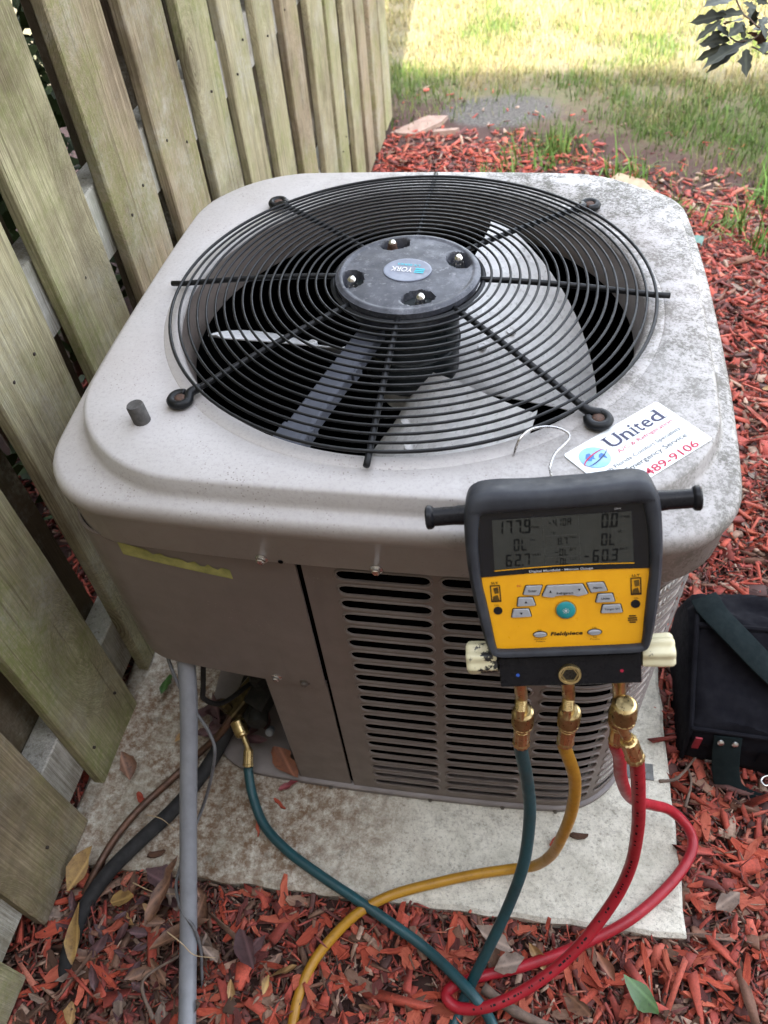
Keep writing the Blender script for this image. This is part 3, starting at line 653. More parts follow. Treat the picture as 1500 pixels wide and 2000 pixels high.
def louvre(cols, rows, p, u_lo, u_hi, z_lo, z_hi):
    V, F = [], []
    def add(u, z, d): x, y = PU(u, d); V.append((x, y, z)); return len(V)-1
    hs = .0102
    edges = [u_lo]
    for (a, b), nxt in zip(cols, cols[1:]+[None]): edges.append((b+nxt[0])/2 if nxt else u_hi)
    edges[0] = cols[0][0]-.012; edges[-1] = cols[-1][1]+.012
    def strip(ua, ub, za, zb, nu=4):
        g = [[add(ua+(ub-ua)*i/nu, z, 0) for z in (za, zb)] for i in range(nu+1)]
        for i in range(nu): F.append((g[i][0], g[i+1][0], g[i+1][1], g[i][1]))
    zt = rows[0]+p/2; zb = rows[-1]-p/2
    strip(u_lo, edges[0], zb, zt, 5); strip(edges[-1], u_hi, zb, zt, 5)
    nn = max(40, int((u_hi-u_lo)/.015)); strip(u_lo, u_hi, zt, z_hi, nn); strip(u_lo, u_hi, z_lo, zb, nn)
    for ci, (a, b) in enumerate(cols):
        e0, e1 = edges[ci], edges[ci+1]; ns = max(8, int((b-a)/.014)); nc = 6
        hs = .0102 if ci < 3 else .0126; pk = 1.0 if ci < 3 else .55
        for zc in rows:
            def lp(off, d):
                r = hs+off; L = []
                for i in range(ns+1): L.append((a+hs+(b-a-2*hs)*i/ns, zc-r))
                for i in range(1, nc): w = -PI/2+PI*i/nc; L.append((b-hs+r*math.cos(w), zc+r*math.sin(w)))
                for i in range(ns+1): L.append((b-hs-(b-a-2*hs)*i/ns, zc+r))
                for i in range(1, nc): w = PI/2+PI*i/nc; L.append((a+hs+r*math.cos(w), zc+r*math.sin(w)))
                return L, d
            O = []
            for i in range(ns+1): O.append((a+hs+(b-a-2*hs)*i/ns, zc-p/2))
            cap = [(-1, .5), (-1, 1), (-.4, 1), (.4, 1), (1, 1), (1, .5)]
            for i in range(1, nc):
                w = i/nc
                z = zc-p/2 if w < .2 else (zc+p/2 if w > .8 else zc-p/2+p*(w-.2)/.6)
                u = e1 if .15 < w < .85 else (b-hs+e1)/2
                O.append((u, z))
            for i in range(ns+1): O.append((b-hs-(b-a-2*hs)*i/ns, zc+p/2))
            for i in range(1, nc):
                w = i/nc
                z = zc+p/2 if w < .2 else (zc-p/2 if w > .8 else zc+p/2-p*(w-.2)/.6)
                O.append((e0 if .15 < w < .85 else (a+hs+e0)/2, z))
            # true corners
            loops = [(O, 0.0), lp(.0042*pk*.85, 0.0), lp(.0030*pk, .0018*pk), lp(.0014*pk, .0026*pk), lp(0, .0018*pk), lp(0, -.0015*pk)]
            ids = [[add(u, z, d) for u, z in L] for L, d in loops]; n = len(O)
            for k in range(len(ids)-1):
                for j in range(n): F.append((ids[k][j], ids[k][(j+1) % n], ids[k+1][(j+1) % n], ids[k+1][j]))
            # fill the corners of the cell left open by the end loops
            c = [ids[0][ns], ids[0][ns+1], ids[0][ns+nc-1], ids[0][ns+nc]]
            k1 = add(e1, zc-p/2, 0); k2 = add(e1, zc+p/2, 0); k3 = add(e0, zc+p/2, 0); k4 = add(e0, zc-p/2, 0)
            F.append((ids[0][ns+1], k1, ids[0][ns+2])); F.append((ids[0][ns+nc-2], k2, ids[0][ns+nc-1]))
            q = 2*(ns+1)+(nc-1); F.append((ids[0][q], k3, ids[0][q+1])); F.append((ids[0][(q+nc-2) % n], k4, ids[0][(q+nc-3) % n]))
    return V, F
rows = [.7145-.0330*i for i in range(21)]
ux = lambda x: x*1.003
cols = [(-.047, .078), (.092, .224), (.240, .357), (.373, .545), (.560, .700), (.715, .855), (.870, 1.01)]
front = part('louvered_panel', louvre(cols, rows, .0330, -.0925, 1.10, .012, .748), M_paint, unit, True, 35)
UL = next(cum[i] for i in range(1000, 2000) if per[i, 0] < -.40 and per[i, 1] < -.13)      # where the left wall stops at the valve corner
part('rear_panel', usheet(1.103, 1.95, .012, .748, 0, 60, 2), M_paint, unit, True, 35)
# coil behind the louvres, with the pale fins that show at the right-hand corner
cv = [];
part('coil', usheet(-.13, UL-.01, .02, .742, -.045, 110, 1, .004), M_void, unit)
fins = []
for i in range(64):
    u = .352+i*.0088; x, y = PU(u, -.007); fins.append(tube([(x, y, .02), (x, y, .74)], .0025, 6, False))
fi = part('coil_fins', join(*fins), M_fin, unit); fi['kind'] = 'stuff'
# base pan
part('base_pan', loft([rloop(.440, .13, .001), rloop(.443, .13, .004), rloop(.443, .13, .014), rloop(.439, .13, .017), rloop(.40, .12, .0165)], True, True, True), simple('base_pan_paint', (.20, .175, .165), (.15, .13, .125), 20, .5, bump=.1), unit, True, 40)
# control box cover in the upper left, rounded below
def zcb(u):
    b = .408+.075*(-u-.098); k = min(1, max(0, (-u-.352)/.070)); return b+.05*(1-math.sqrt(max(0, 1-k*k)))
ctl = part('control_cover', usheet(-.62, -.0985, zcb, .748, .0045, 80, 8, .004, PB), M_paint, unit, True, 40)
part('control_floor', ([(*PB(-.62+.5215*i/30, -.002), zcb(-.62+.5215*i/30)+.004) for i in range(31)]+[(-.10, -.24, .42), (-.30, -.20, .44), (-.41, -.20, .49)], [tuple(range(33, -1, -1))]), M_facet, unit)
# valve corner
part('valve_panel', usheet(-.203, -.0985, .014, .412, -.001, 8, 2, .003), M_paint, unit, True, 40)
def wallpts(P, z0, z1): 
    V = [(x, y, z) for x, y in P for z in (z0, z1)]; return V, [(2*i, 2*i+1, 2*i+3, 2*i+2) for i in range(len(P)-1)]
a0 = PU(-.2045, -.002)
part('flank_panel', wallpts([a0, (-.208, -.408), (-.226, -.26)], .014, .46), M_facet, unit)
part('valve_plate', wallpts([(-.2262, -.26), (-.36, -.155), (-.418, -.14)], .014, .50), simple('valve_plate_paint', (.085, .088, .072), (.035, .038, .026), 14, .8, spec=.2), unit)
part('left_panel', usheet(1.953, UL, .012, .748, 0, 30, 2), M_paint, unit, True, 35)
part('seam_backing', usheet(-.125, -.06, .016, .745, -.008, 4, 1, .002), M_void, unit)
# screws
def screw_mesh():
    return join(lathe([(.0085, 0), (.0085, .0012), (.006, .0022)], 14), lathe([(.0056, .002), (.0056, .0062), (.0045, .0072)], 6))
SCR = mdata('screw', screw_mesh(), M_chrome); SCRD = mdata('screw_dark', screw_mesh(), simple('dull_screw', (.18, .16, .14), (.1, .085, .07), 200, .5, .8))
for u, z, d, m in ((-.138, .7505, .0135, SCR), (.012, .7495, .0135, SCR), (-.178, .427, .0052, SCR), (-.132, .421, .0052, SCRD)):
    x, y = PU(u, d-.0005); x2, y2 = PU(u, d+.01); q = Vector((x2-x, y2-y, 0)).to_track_quat('Z', 'Y')
    link('screw', m, unit, (x, y, z), q.to_euler())
x, y = PU(-.113, .0132); x2, y2 = PU(-.113, .03)
link('screw_hole', mdata('screw_hole', lathe([(.0035, 0), (.0035, .0006)], 10), M_void), unit, (x, y, .748), Vector((x2-x, y2-y, 0)).to_track_quat('Z', 'Y').to_euler())
for u in (-.14, .06, .20, .30):
    x, y = PU(u, .007); x2, y2 = PU(u, .02); o = link('screw', SCRD, unit, (x, y, .0085), Vector((x2-x, y2-y, 0)).to_track_quat('Z', 'Y').to_euler()); o.scale = (.6, .6, .6)
# remains of a torn sticker on the control cover
tr = []; nT = 26
for i in range(nT+1):
    u = -.349+.156*i/nT; t0 = .7405-.0300*i/nT; hgt = .0285-.006*i/nT
    zt = t0-.002-(.004+.003*math.sin(i*1.7)+.002*math.sin(i*4.1) if 6 < i < 24 else 0); zb = t0-hgt
    x, y = PB(u, .0056); tr.append((x, y, zb)); tr.append((x, y, zt))
part('torn_sticker', (tr, [(2*i, 2*i+2, 2*i+3, 2*i+1) for i in range(nT)]), M_tape, unit)
# rubber stud on the lid
part('rubber_stud', lathe([(.0115, 0), (.0115, .026), (.0105, .028), (.006, .0272)], 18, axis((-.314, -.309, HT-.001), (-.10, .03, 1))), M_rubber, unit, True, 40)
# hold-down bracket of the base
part('hold_down_bracket', join(box(.435, .490, -.335, -.302, .0005, .003), lathe([(.009, .003), (.009, .007), (.006, .009)], 6, Matrix.Translation((.472, -.318, 0)) @ Matrix.Scale(.7, 4))), simple('grey_bracket', (.16, .16, .155), (.10, .10, .095), 60, .6, .5), unit)

# --- fan grille
grille = part('fan_grille', lathe([(.112, .8905), (.116, .8925), (.112, .8945), (.108, .8925), (.112, .8905)], 48, None, cap=False), M_black, unit, True)
def gzr(r): return .8935-.0195*((r-.11)/.25)**1.6 if r > .11 else .8935
for k in range(18):
    r = .1235+k*(.3585-.1235)/17; pts = [(r*math.cos(2*PI*i/112), r*math.sin(2*PI*i/112), gzr(r)+.0042) for i in range(112)]
    link('grille_ring', mdata('grille_ring', tube(pts, .0020 if k < 17 else .0025, 6, closed=True), M_black, True), grille)
for k in range(8):
    a = PI/4*k; c, s = math.cos(a), math.sin(a); diag = k % 2
    rend = .366 if diag else .378
    pts = [(r*c, r*s, gzr(min(r, .36))-.0005) for r in np.linspace(.10, rend, 14)]
    sp = link('grille_spoke', mdata('grille_spoke', tube(pts, .0044, 8), M_black, True), grille)
    if diag:
        cx, cy = .384*c, .384*s; w0 = a+PI*.83
        loop = [(.353*c, .353*s, .874), (.368*c, .368*s, .8735)]+[(cx+.0125*math.cos(a+PI-.9-i*(2*PI-1.5)/14), cy+.0125*math.sin(a+PI-.9-i*(2*PI-1.5)/14), .8705) for i in range(15)]
        lp = link('mounting_loop', mdata('mounting_loop', tube(spline(loop, 3), .0062, 8), M_black, True), grille)
        link('loop_screw', mdata('loop_screw', join(lathe([(.0085, .8675), (.0085, .8715), (.0075, .874), (.003, .8746)], 12, Matrix.Translation((cx, cy, 0)))), M_rust, True), grille)
# --- hub plate with nuts and badge
NUTS = [(-.034, .076), (.072, .037), (-.079, -.028), (.028, -.069)]
def plate_mesh():
    rs = [0, .012, .024, .034, .042, .05, .055, .059, .062, .065, .068, .071, .075, .079, .083, .087, .0905, .0935, .0965, .0985, .1005, .103, .1065, .1075]; n = 144; V = []; F = []
    for r in rs:
        for j in range(n):
            w = 2*PI*j/n; x, y = r*math.cos(w), r*math.sin(w); z = .9030+.0022*(1-(r/.107)**2)
            if .098 < r < .104: z += .0016
            if r > .106: z = .9015
            for nx_, ny_ in NUTS:
                rn = math.hypot(nx_, ny_); ex, ey = nx_/rn, ny_/rn; dx, dy = x-nx_*1.0, y-ny_*1.0; al = dx*ex+dy*ey+.001; ac = -dx*ey+dy*ex+.004
                d = math.hypot(al/.0165, ac/.0225); z -= .0340*max(0, min(1, (1.02-d)/.12)) if r < .0965 else 0
            V.append((x, y, z))
    for k in range(len(rs)-1):
        for j in range(n): F.append((k*n+j, k*n+(j+1) % n, (k+1)*n+(j+1) % n, (k+1)*n+j))
    V2, F2 = lathe([(.1075, .9015), (.1075, .894), (.104, .892), (.1005, .868), (.05, .866)], n, cap=False); return join((V, F), (V2, F2))
hub = part('hub_plate', plate_mesh(), M_plate, unit, True, 50)
for i, (x, y) in enumerate(NUTS):
    nt = link('acorn_nut', mdata('acorn_nut', join(lathe([(.005, .865), (.005, .889), (.0085, .8895), (.0085, .9025), (.0075, .904)], 6), lathe([(.0072, .903), (.0072, .9085), (.0062, .912), (.004, .9142), (.001, .915)], 14)), M_rust if i == 0 else M_chrome, True, 30), hub, (x, y, -.005))
    if i == 0: link('nut_dome', mdata('nut_dome', lathe([(.0062, .909), (.0062, .912), (.004, .9146), (.001, .9153)], 14), M_chrome, True), hub, (x, y, -.005))
Mb = Matrix.Translation((0, .0, 0)) @ Matrix.Rotation(R(-7), 4, 'Z')
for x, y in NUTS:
    rn = math.hypot(x, y); wq = math.atan2(y, x); link('recess_shade_disc', mdata('recess_shade_disc', lathe([(1, 0), (1, .001)], 28, Matrix.Translation((x-.001*x/rn, y-.001*y/rn, .878)) @ Matrix.Rotation(wq, 4, 'Z') @ Matrix.Translation((0, -.004, 0)) @ Matrix.Diagonal((.0150, .0205, 1, 1))), M_motor), hub)  # dark discs in the nut pockets stand in for the shade there
badge = link('badge', mdata('badge', lathe([(1, 0), (1, .0012), (.96, .0016), (.90, .0014)], 48, Mb @ Matrix.Translation((0, 0, .9050)) @ Matrix.Diagonal((.036, .031, 1, 1))), simple('blue_grey_badge', (.17, .19, .24), (.13, .145, .19), 60, .4), True, 40), hub)
Mt = Matrix.Translation((0, 0, .9070)) @ Matrix.Rotation(PI+R(-7), 4, 'Z')
M_cyan = simple('cyan_print', (.03, .42, .52), (.02, .36, .45), 50, .5)
link('brand_lettering', mdata('brand_lettering', text_mesh('YORK', .033, Mt @ Matrix.Translation((.0085, .001, 0)), .0125, .018), M_white), hub)
link('brand_mark', mdata('brand_mark', ([Mt @ Vector(p) for p in ((-.0255, -.0052, 0), (-.0115, -.0052, 0), (-.0115, -.002, 0), (-.0255, -.002, 0), (-.0255, -.0005, 0), (-.0115, -.0005, 0), (-.0115, .0027, 0), (-.0255, .0027, 0), (-.0255, .0042, 0), (-.0115, .0042, 0), (-.0115, .0074, 0), (-.0255, .0074, 0))], [(0, 1, 2, 3), (4, 5, 6, 7), (8, 9, 10, 11)]), M_cyan), hub)
link('series_lettering', mdata('series_lettering', text_mesh('LX SERIES', .034, Mt @ Matrix.Translation((.001, -.0125, 0)), .005, .01), M_cyan), hub)
# --- motor, channel, blades
part('motor', lathe([(.070, .894), (.0765, .89), (.0765, .79), (.079, .788), (.079, .782), (.0765, .78), (.0765, .735), (.069, .722), (.035, .718)], 40), M_motor, unit, True, 35)
ch0, ch1 = Vector((-.030, -.020, .845)), Vector((-.124, -.325, .832)); dch = (ch1-ch0).normalized(); pch = Vector((-dch.y, dch.x, 0)).normalized()
def bar(p, q, w, h, up=Vector((0, 0, 1)), b=.004):
    d = (q-p).normalized(); s = d.cross(up).normalized(); u = s.cross(d)
    prof = [(-w/2+b, -h/2), (w/2-b, -h/2), (w/2, -h/2+b), (w/2, h/2-b), (w/2-b, h/2), (-w/2+b, h/2), (-w/2, h/2-b), (-w/2, -h/2+b)]
    return loft([[tuple(e+s*a+u*c) for a, c in prof] for e in (p, q)], True, True, True)
chn = part('cable_channel', bar(ch0, ch1, .036, .026), M_channel, unit)
for f in (.45, .86):
    e = ch0.lerp(ch1, f); 
    for o_ in (-.008, 0, .008):
        c0 = e+dch*o_-pch*-.020; link('clip_tooth', mdata('clip_tooth', bar(c0+Vector((0, 0, -.008)), c0+Vector((0, 0, .008)), .004, .008, dch, .0005), M_channel), chn)
link('channel_boot', mdata('channel_boot', bar(ch0.lerp(ch1, .87), ch0.lerp(ch1, 1.02), .043, .030), M_channel), chn)
part('fan_spider', lathe([(.03, .722), (.05, .72), (.052, .675), (.03, .672)], 24), M_galv, unit, True, 35)
def blade_mesh(a0, a1, lead):
    V = []; nr, na_ = 10, 14; 
    for lay in (0, 1):
        for i in range(nr+1):
            r = .055+(.318-.055)*i/nr
            for j in range(na_+1):
                f = j/na_; sw = (.16*(i/nr)) ; ww = 1-.12*(1-i/nr); am = (a0+a1)/2; a = am+(f-.5)*(a1-a0)*ww*(1.0 if i > 2 else .75+.1*i)
                # square tip with rounded corners
                cr = max(0, (abs(f-.5)-.40)/.10)**2 if i == nr else 0
                rr_ = r-cr*.02
                z = .722+(f-.5)*.232*(.35+.65*i/nr)+.012*math.sin(f*PI)-lay*.0022
                V.append((rr_*math.cos(a), rr_*math.sin(a), z))
    n1 = na_+1; N = (nr+1)*n1; F = []
    for i in range(nr):
        for j in range(na_):
            q = (i*n1+j, (i+1)*n1+j, (i+1)*n1+j+1, i*n1+j+1); F.append(q); F.append(tuple(N+k for k in reversed(q)))
    rim = [i*n1 for i in range(nr+1)]+[nr*n1+j for j in range(1, na_+1)]+[i*n1+na_ for i in range(nr-1, -1, -1)]+[j for j in range(na_-1, 0, -1)]
    for k in range(len(rim)): a, b = rim[k], rim[(k+1) % len(rim)]; F.append((b, a, N+a, N+b))
    return V, F
for am, hw in ((R(38), R(31)), (R(-81), R(33)), (R(166), R(30))):
    bl = part('fan_blade', blade_mesh(am-hw, am+hw, 1), M_galv, unit, True, 40)
    # pressed arm under the blade with two rivets
    for rr_, da in ((.13, -.10), (.19, -.05)):
        a = am+da; z = .722+(da/R(66))*.232*(.35+.65*(rr_-.055)/.263)+.012
        link('rivet', mdata('rivet', lathe([(.0085, -.003), (.0085, .002), (.005, .0028), (.0045, .001)], 16, Matrix.Translation((rr_*math.cos(a), rr_*math.sin(a), z))), M_galv, True, 40), bl)
# --- service sticker on the lid
ex = Vector((.732, .681, 0)).normalized(); ey = Vector((-ex.y, ex.x, 0)); C0 = Vector((.230, -.331, HT+.0006))
Ms = Matrix((( ex.x, ey.x, 0, C0.x), (ex.y, ey.y, 0, C0.y), (0, 0, 1, C0.z), (0, 0, 0, 1)))   # x along the text, y up the card, origin at its upper left corner
def card(w, h, r, z0, z1, n=5):
    P = []
    for cx, cy, a in ((r, -h+r, PI), (w-r, -h+r, 1.5*PI), (w-r, -r, 0), (r, -r, .5*PI)):
        for i in range(n+1): t = a+.5*PI*i/n; P.append((cx+r*math.cos(t), cy+r*math.sin(t)))
    return [[Ms @ Vector((x, y, z)) for x, y in P] for z in (z0, z1)]
M_card = simple('white_vinyl', (.72, .75, .76), (.66, .69, .70), 30, .35)
stk = part('service_sticker', loft(card(.157, .0885, .004, 0, .0009), True, True, True), M_card, unit)
M_navy = simple('navy_print', (.02, .02, .07), (.015, .015, .05), 60, .5); M_crim = simple('crimson_print', (.42, .008, .05), (.36, .006, .04), 60, .5); M_grey = simple('dark_grey_print', (.035, .035, .038), (.05, .05, .055), 60, .5)
def serif_word(letters, M, base, xh, cap):
    """letters: (char, x0, x1, tall, serifs) with serifs as (side position 0..1, top or foot)"""
    L = []
    for ch, x0, x1, h, ser in letters:
        L.append(text_mesh(ch, x1-x0, M @ Matrix.Translation(((x0+x1)/2, base+h/2, 0)), h, .012))
        for px, top, w in ser:
            cx = x0+(x1-x0)*px; z = base+h-.0006 if top == 1 else (base+xh-.0006 if top == 2 else base+.0006)
            L.append(([M @ Vector(q) for q in ((cx-w/2, z-.0006, 1e-4), (cx+w/2, z-.0006, 1e-4), (cx+w/2, z+.0006, 1e-4), (cx-w/2, z+.0006, 1e-4))], [(0, 1, 2, 3)]))
    return join(*L)
Mk = Ms @ Matrix.Translation((0, 0, .0013))
cp, xh_ = .0195, .0135
uni = serif_word([('U', .0535, .0740, cp, [(.12, 1, .0085), (.9, 1, .006)]), ('n', .0765, .0905, xh_, [(.12, 0, .0062), (.88, 0, .0062), (.05, 1, .003)]), ('\u0131', .0945, .0975, xh_, [(.5, 0, .0068), (.1, 1, .004)]),
                  ('t', .1005, .1085, .0165, []), ('e', .1105, .1235, xh_, []), ('d', .126, .1425, cp, [(.80, 1, .0065), (1.0, 0, .004)])], Mk, -.0285, xh_, cp)
dotm = lathe([(.0019, 0), (.0019, .0001)], 12, Mk @ Matrix.Translation((.096, -.0115, 0)))
link('company_lettering', mdata('company_lettering', join(uni, dotm), M_navy), stk)
link('trade_lettering', mdata('trade_lettering', text_mesh('A/C & Refrigeration', .0905, Mk @ Matrix.Translation((.0985, -.0368, 0)), .0072, .004), M_crim), stk)
link('slogan_lettering', mdata('slogan_lettering', text_mesh('South Florida Comfort Specialists', .134, Mk @ Matrix.Translation((.0735, -.0522, 0)), .0072, .002), M_grey), stk)
link('service_lettering', mdata('service_lettering', text_mesh('24/7 Emergency Service', .126, Mk @ Matrix.Translation((.0745, -.0648, 0)), .0090, .006), M_grey), stk)
link('phone_lettering', mdata('phone_lettering', text_mesh('800-489-9106', .125, Mk @ Matrix.Translation((.0745, -.0812, 0)), .0112, .012), M_crim), stk)
M_globe = simple('blue_globe_print', (.12, .33, .62), (.30, .52, .75), 25, .4); M_cont = simple('deep_blue_print', (.03, .14, .42), (.03, .12, .36), 30, .4)
gl = link('globe_print', mdata('globe_print', lathe([(.0178, -.0002), (.0178, .0002)], 40, Mk @ Matrix.Translation((.0258, -.0265, 0)) @ Matrix.Rotation(-.8, 4, 'Z') @ Matrix.Diagonal((1.05, .98, 1, 1))), M_globe), stk)
def blobm(cx, cy, pts): return [Mk @ Vector((cx+x, cy+y, .0004)) for x, y in pts], [tuple(range(len(pts)))]
c1 = [(-.009, .006), (-.006, .010), (.001, .011), (.004, .008), (.002, .005), (.003, .002), (-.001, .001), (-.003, -.002), (-.004, .002), (-.008, .002)]
c2 = [(.001, -.004), (.006, -.003), (.010, -.005), (.009, -.009), (.005, -.013), (.003, -.014), (.004, -.009), (.001, -.007)]
rotc = lambda P, a: [(x*math.cos(a)-y*math.sin(a), x*math.sin(a)+y*math.cos(a)) for x, y in P]
link('continent_print', mdata('continent_print', join(blobm(.0258, -.0265, rotc(c1, .55)), blobm(.0258, -.0265, rotc(c2, .55))), M_cont), stk)
def swoosh(a0, a1, rx, ry, tilt, w):
    V = []; n = 28
    for i in range(n+1):
        t = a0+(a1-a0)*i/n; k = w*math.sin(PI*(i+.6)/(n+1.2))
        for s in (-1, 1):
            x, y = (rx+s*k)*math.cos(t), (ry+s*k)*math.sin(t); V.append(Mk @ Vector((.0265+x*math.cos(tilt)-y*math.sin(tilt), -.0275+x*math.sin(tilt)+y*math.cos(tilt), .0008)))
    return V, [(2*i, 2*i+2, 2*i+3, 2*i+1) for i in range(n)]
link('red_swoosh', mdata('red_swoosh', swoosh(.2, 3.6, .020, .0055, R(8), .0010), M_crim), stk); link('navy_swoosh', mdata('navy_swoosh', swoosh(3.3, 6.4, .020, .0055, R(12), .0008), M_navy), stk)

# ================================================================== manifold gauge (local x right, y into the case, z up)
GR = Matrix(((0.98954, -0.02649, -0.14178), (0.0843, 0.90382, 0.41953), (0.11703, -0.42709, 0.8966)))
GO = Vector((0.2499, -0.55, 0.7409))
gauge = empty('manifold_gauge', GO, 'yellow and black digital manifold gauge hung on the unit by a wire hook', 'gauge', mat3=GR); LOCAL.append(gauge)
OUT = [(0, .0225), (.055, .0225), (.0785, .0238), (.0875, .033), (.0935, .065), (.0985, .105), (.1008, .145), (.0998, .185), (.0968, .207), (.0880, .2195), (.068, .2225), (.030, .2205), (.0, .2205)]
INN = [(0, .0318), (.052, .0318), (.0745, .0325), (.0785, .036), (.0812, .063), (.0845, .095), (.0874, .123), (.0868, .165), (.0832, .190), (.0795, .1985), (.062, .1992), (.030, .199), (.0, .199)]
def ring(P, sub=4):
    half = [(p.x, p.z) for p in spline([(x, 0, z) for x, z in P], sub)]
    return half+[(-x, z) for x, z in reversed(half[1:-1])]
def offs(a, b, f): return [(x0+(x1-x0)*f, z0+(z1-z0)*f) for (x0, z0), (x1, z1) in zip(a, b)]
ro_, ri_ = ring(OUT), ring(INN)
L3 = lambda P, y: [(x, y, z) for x, z in P]
cx_ = [(x*.985, .12+(z-.12)*.985) for x, z in ro_]; cx2 = [(x*.93, .12+(z-.12)*.95) for x, z in ro_]
case = part('rubber_boot', loft([L3(cx2, .044), L3(cx_, .040), L3(ro_, .034), L3(ro_, -.001), L3(offs(ro_, ri_, .12), -.0055), L3(offs(ro_, ri_, .35), -.0088), L3(offs(ro_, ri_, .75), -.0085), L3(offs(ro_, ri_, .93), -.0065), L3(ri_, -.004), L3(ri_, .003)], True, True, False), M_boot, gauge, True, 50)
fp = [(x*.998, z) for x, z in ri_]
TM = lambda x, z, y: Matrix(((1, 0, 0, x), (0, 0, -1, y), (0, 1, 0, z), (0, 0, 0, 1)))
def gtext(s, x, z, w, h, mat, par, y=-.0016, bold=0.0, name='lettering', shear=0.0):
    return link(name, mdata(name, text_mesh(s, w, TM(x, z, y), h, bold, 0, shear), mat), par)
face = part('yellow_face', prism(fp, 0, .002), M_yellow, gauge)
# black bezel over the upper part, its lower edge slightly arched
half = [(x, z) for x, z in ri_ if z > .1235]
rside = sorted([p for p in half if p[0] >= 0], key=lambda p: p[1]); 
bz = [(-.0878+.1756*i/14, .1236+.0022*math.sin(PI*i/14)) for i in range(15)]
topc = [p for p in fp if p[1] > .126]
bez = part('display_bezel', prism(bz+[(x*.999, z) for x, z in topc if x >= 0]+[(x*.999, z) for x, z in topc if x < 0], -.0009, -.0001), M_bezel, gauge)
lcd = part('display', prism([(-.0722, .1320), (0, .1338), (.0718, .1320), (.0705, .1898), (-.0702, .1903)], -.0015, -.0010), M_lcd, gauge)
link('yellow_line', mdata('yellow_line', prism([(-.0724+.1446*i/10, .1305+.0019*math.sin(PI*i/10)) for i in range(11)]+[(.0722-.1446*i/10, .1313+.0019*math.sin(PI*i/10)) for i in range(11)], -.0017, -.0012), M_yellow), bez)
gtext('Digital Manifold \u00b7 Micron Gauge', -.0028, .1275, .066, .0034, M_white, bez, bold=.012)
gtext('SMAN', .0570, .1937, .0062, .0018, M_white, bez); 
SEG = {'0': 'abcdef', '1': 'bc', '2': 'abged', '3': 'abgcd', '4': 'fgbc', '5': 'afgcd', '6': 'afgedc', '7': 'abc', '8': 'abcdefg', '9': 'abcdfg', 'L': 'fed', 'A': 'abcefg', '-': 'g', ' ': ''}
def digits(s, x, z, w, h, gap, y=-.0017, sl=.08):
    """seven-segment string, lower left corner at x, z"""
    V, F = [], []; t = h*.13
    def q(pts):
        n = len(V); V.extend((px+sl*(pz-z), y, pz) for px, pz in pts); F.append(tuple(range(n, n+len(pts))))
    for ch in s:
        if ch == '.': q([(x-gap*.75, z), (x-gap*.75+t, z), (x-gap*.75+t, z+t), (x-gap*.75, z+t)]); continue
        m = z+h/2; e = t*.18
        S = dict(a=[(x+t*.6, z+h-t), (x+w-t*.6, z+h-t), (x+w-e, z+h), (x+e, z+h)], d=[(x+e, z), (x+w-e, z), (x+w-t*.6, z+t), (x+t*.6, z+t)],
                 g=[(x+t*.7, m-t*.5), (x+w-t*.7, m-t*.5), (x+w-t*.3, m), (x+w-t*.7, m+t*.5), (x+t*.7, m+t*.5), (x+t*.3, m)],
                 f=[(x, m+e), (x+t, m+t*.55), (x+t, z+h-t-e), (x, z+h-e)], e=[(x, z+e), (x+t, z+t+e), (x+t, m-t*.55), (x, m-e)],
                 b=[(x+w-t, m+t*.55), (x+w, m+e), (x+w, z+h-e), (x+w-t, z+h-t-e)], c=[(x+w-t, z+t+e), (x+w, z+e), (x+w, m-e), (x+w-t, m-t*.55)])
        for k in SEG[ch]: q(S[k])
        x += w+gap
    return V, F
link('readout', mdata('readout', join(
    digits('177.9', -.0665, .1730, .0068, .0158, .0026), digits('0L', -.0505, .1532, .0062, .0140, .0018), digits('62.7', -.0600, .1352, .0066, .0143, .0028),
    digits('0.0', .0402, .1733, .0068, .0158, .0026), digits('0L', .0392, .1532, .0062, .0140, .0018), digits('-60.3', .0205, .1346, .0066, .0143, .0028),
    digits('-410A', -.0132, .1785, .0037, .0088, .0012), digits('8.7', -.0044, .1575, .0040, .0080, .0018), digits('-0L', -.0086, .1445, .0040, .0080, .0012), digits('-0L', -.0086, .1337, .0040, .0080, .0012)), M_seg), lcd)
def qd(x0, x1, z0, z1, y=-.0016): return [(x0, y, z0), (x1, y, z0), (x1, y, z1), (x0, y, z1)], [(0, 1, 2, 3)]
link('display_lines', mdata('display_lines', join(qd(-.0183, -.0180, .133, .190), qd(.0177, .0180, .1335, .1895), *[qd(-.0155, .0155, z, z+.0003) for z in (.1680, .1545, .1432)]), M_segd), lcd)
for s, x, z, w, h in (('Psig', -.0265, .1795, .0075, .0028), ('SH', -.0300, .1650, .0050, .0024), ('VSAT', -.0265, .1475, .0100, .0024), ('Psig', .0640, .1845, .0080, .0026), ('SC', .0590, .1680, .0045, .0024), ('LSAT', .0610, .1482, .0100, .0024),
                      ('\u00b0F', -.0085, .1712, .0045, .0028), ('TSH', .0110, .1650, .0070, .0024), ('SLT', .0110, .1510, .0070, .0024), ('LLT', .0110, .1400, .0070, .0024)): gtext(s, x, z, w, h, M_seg, lcd, -.0017, .01)
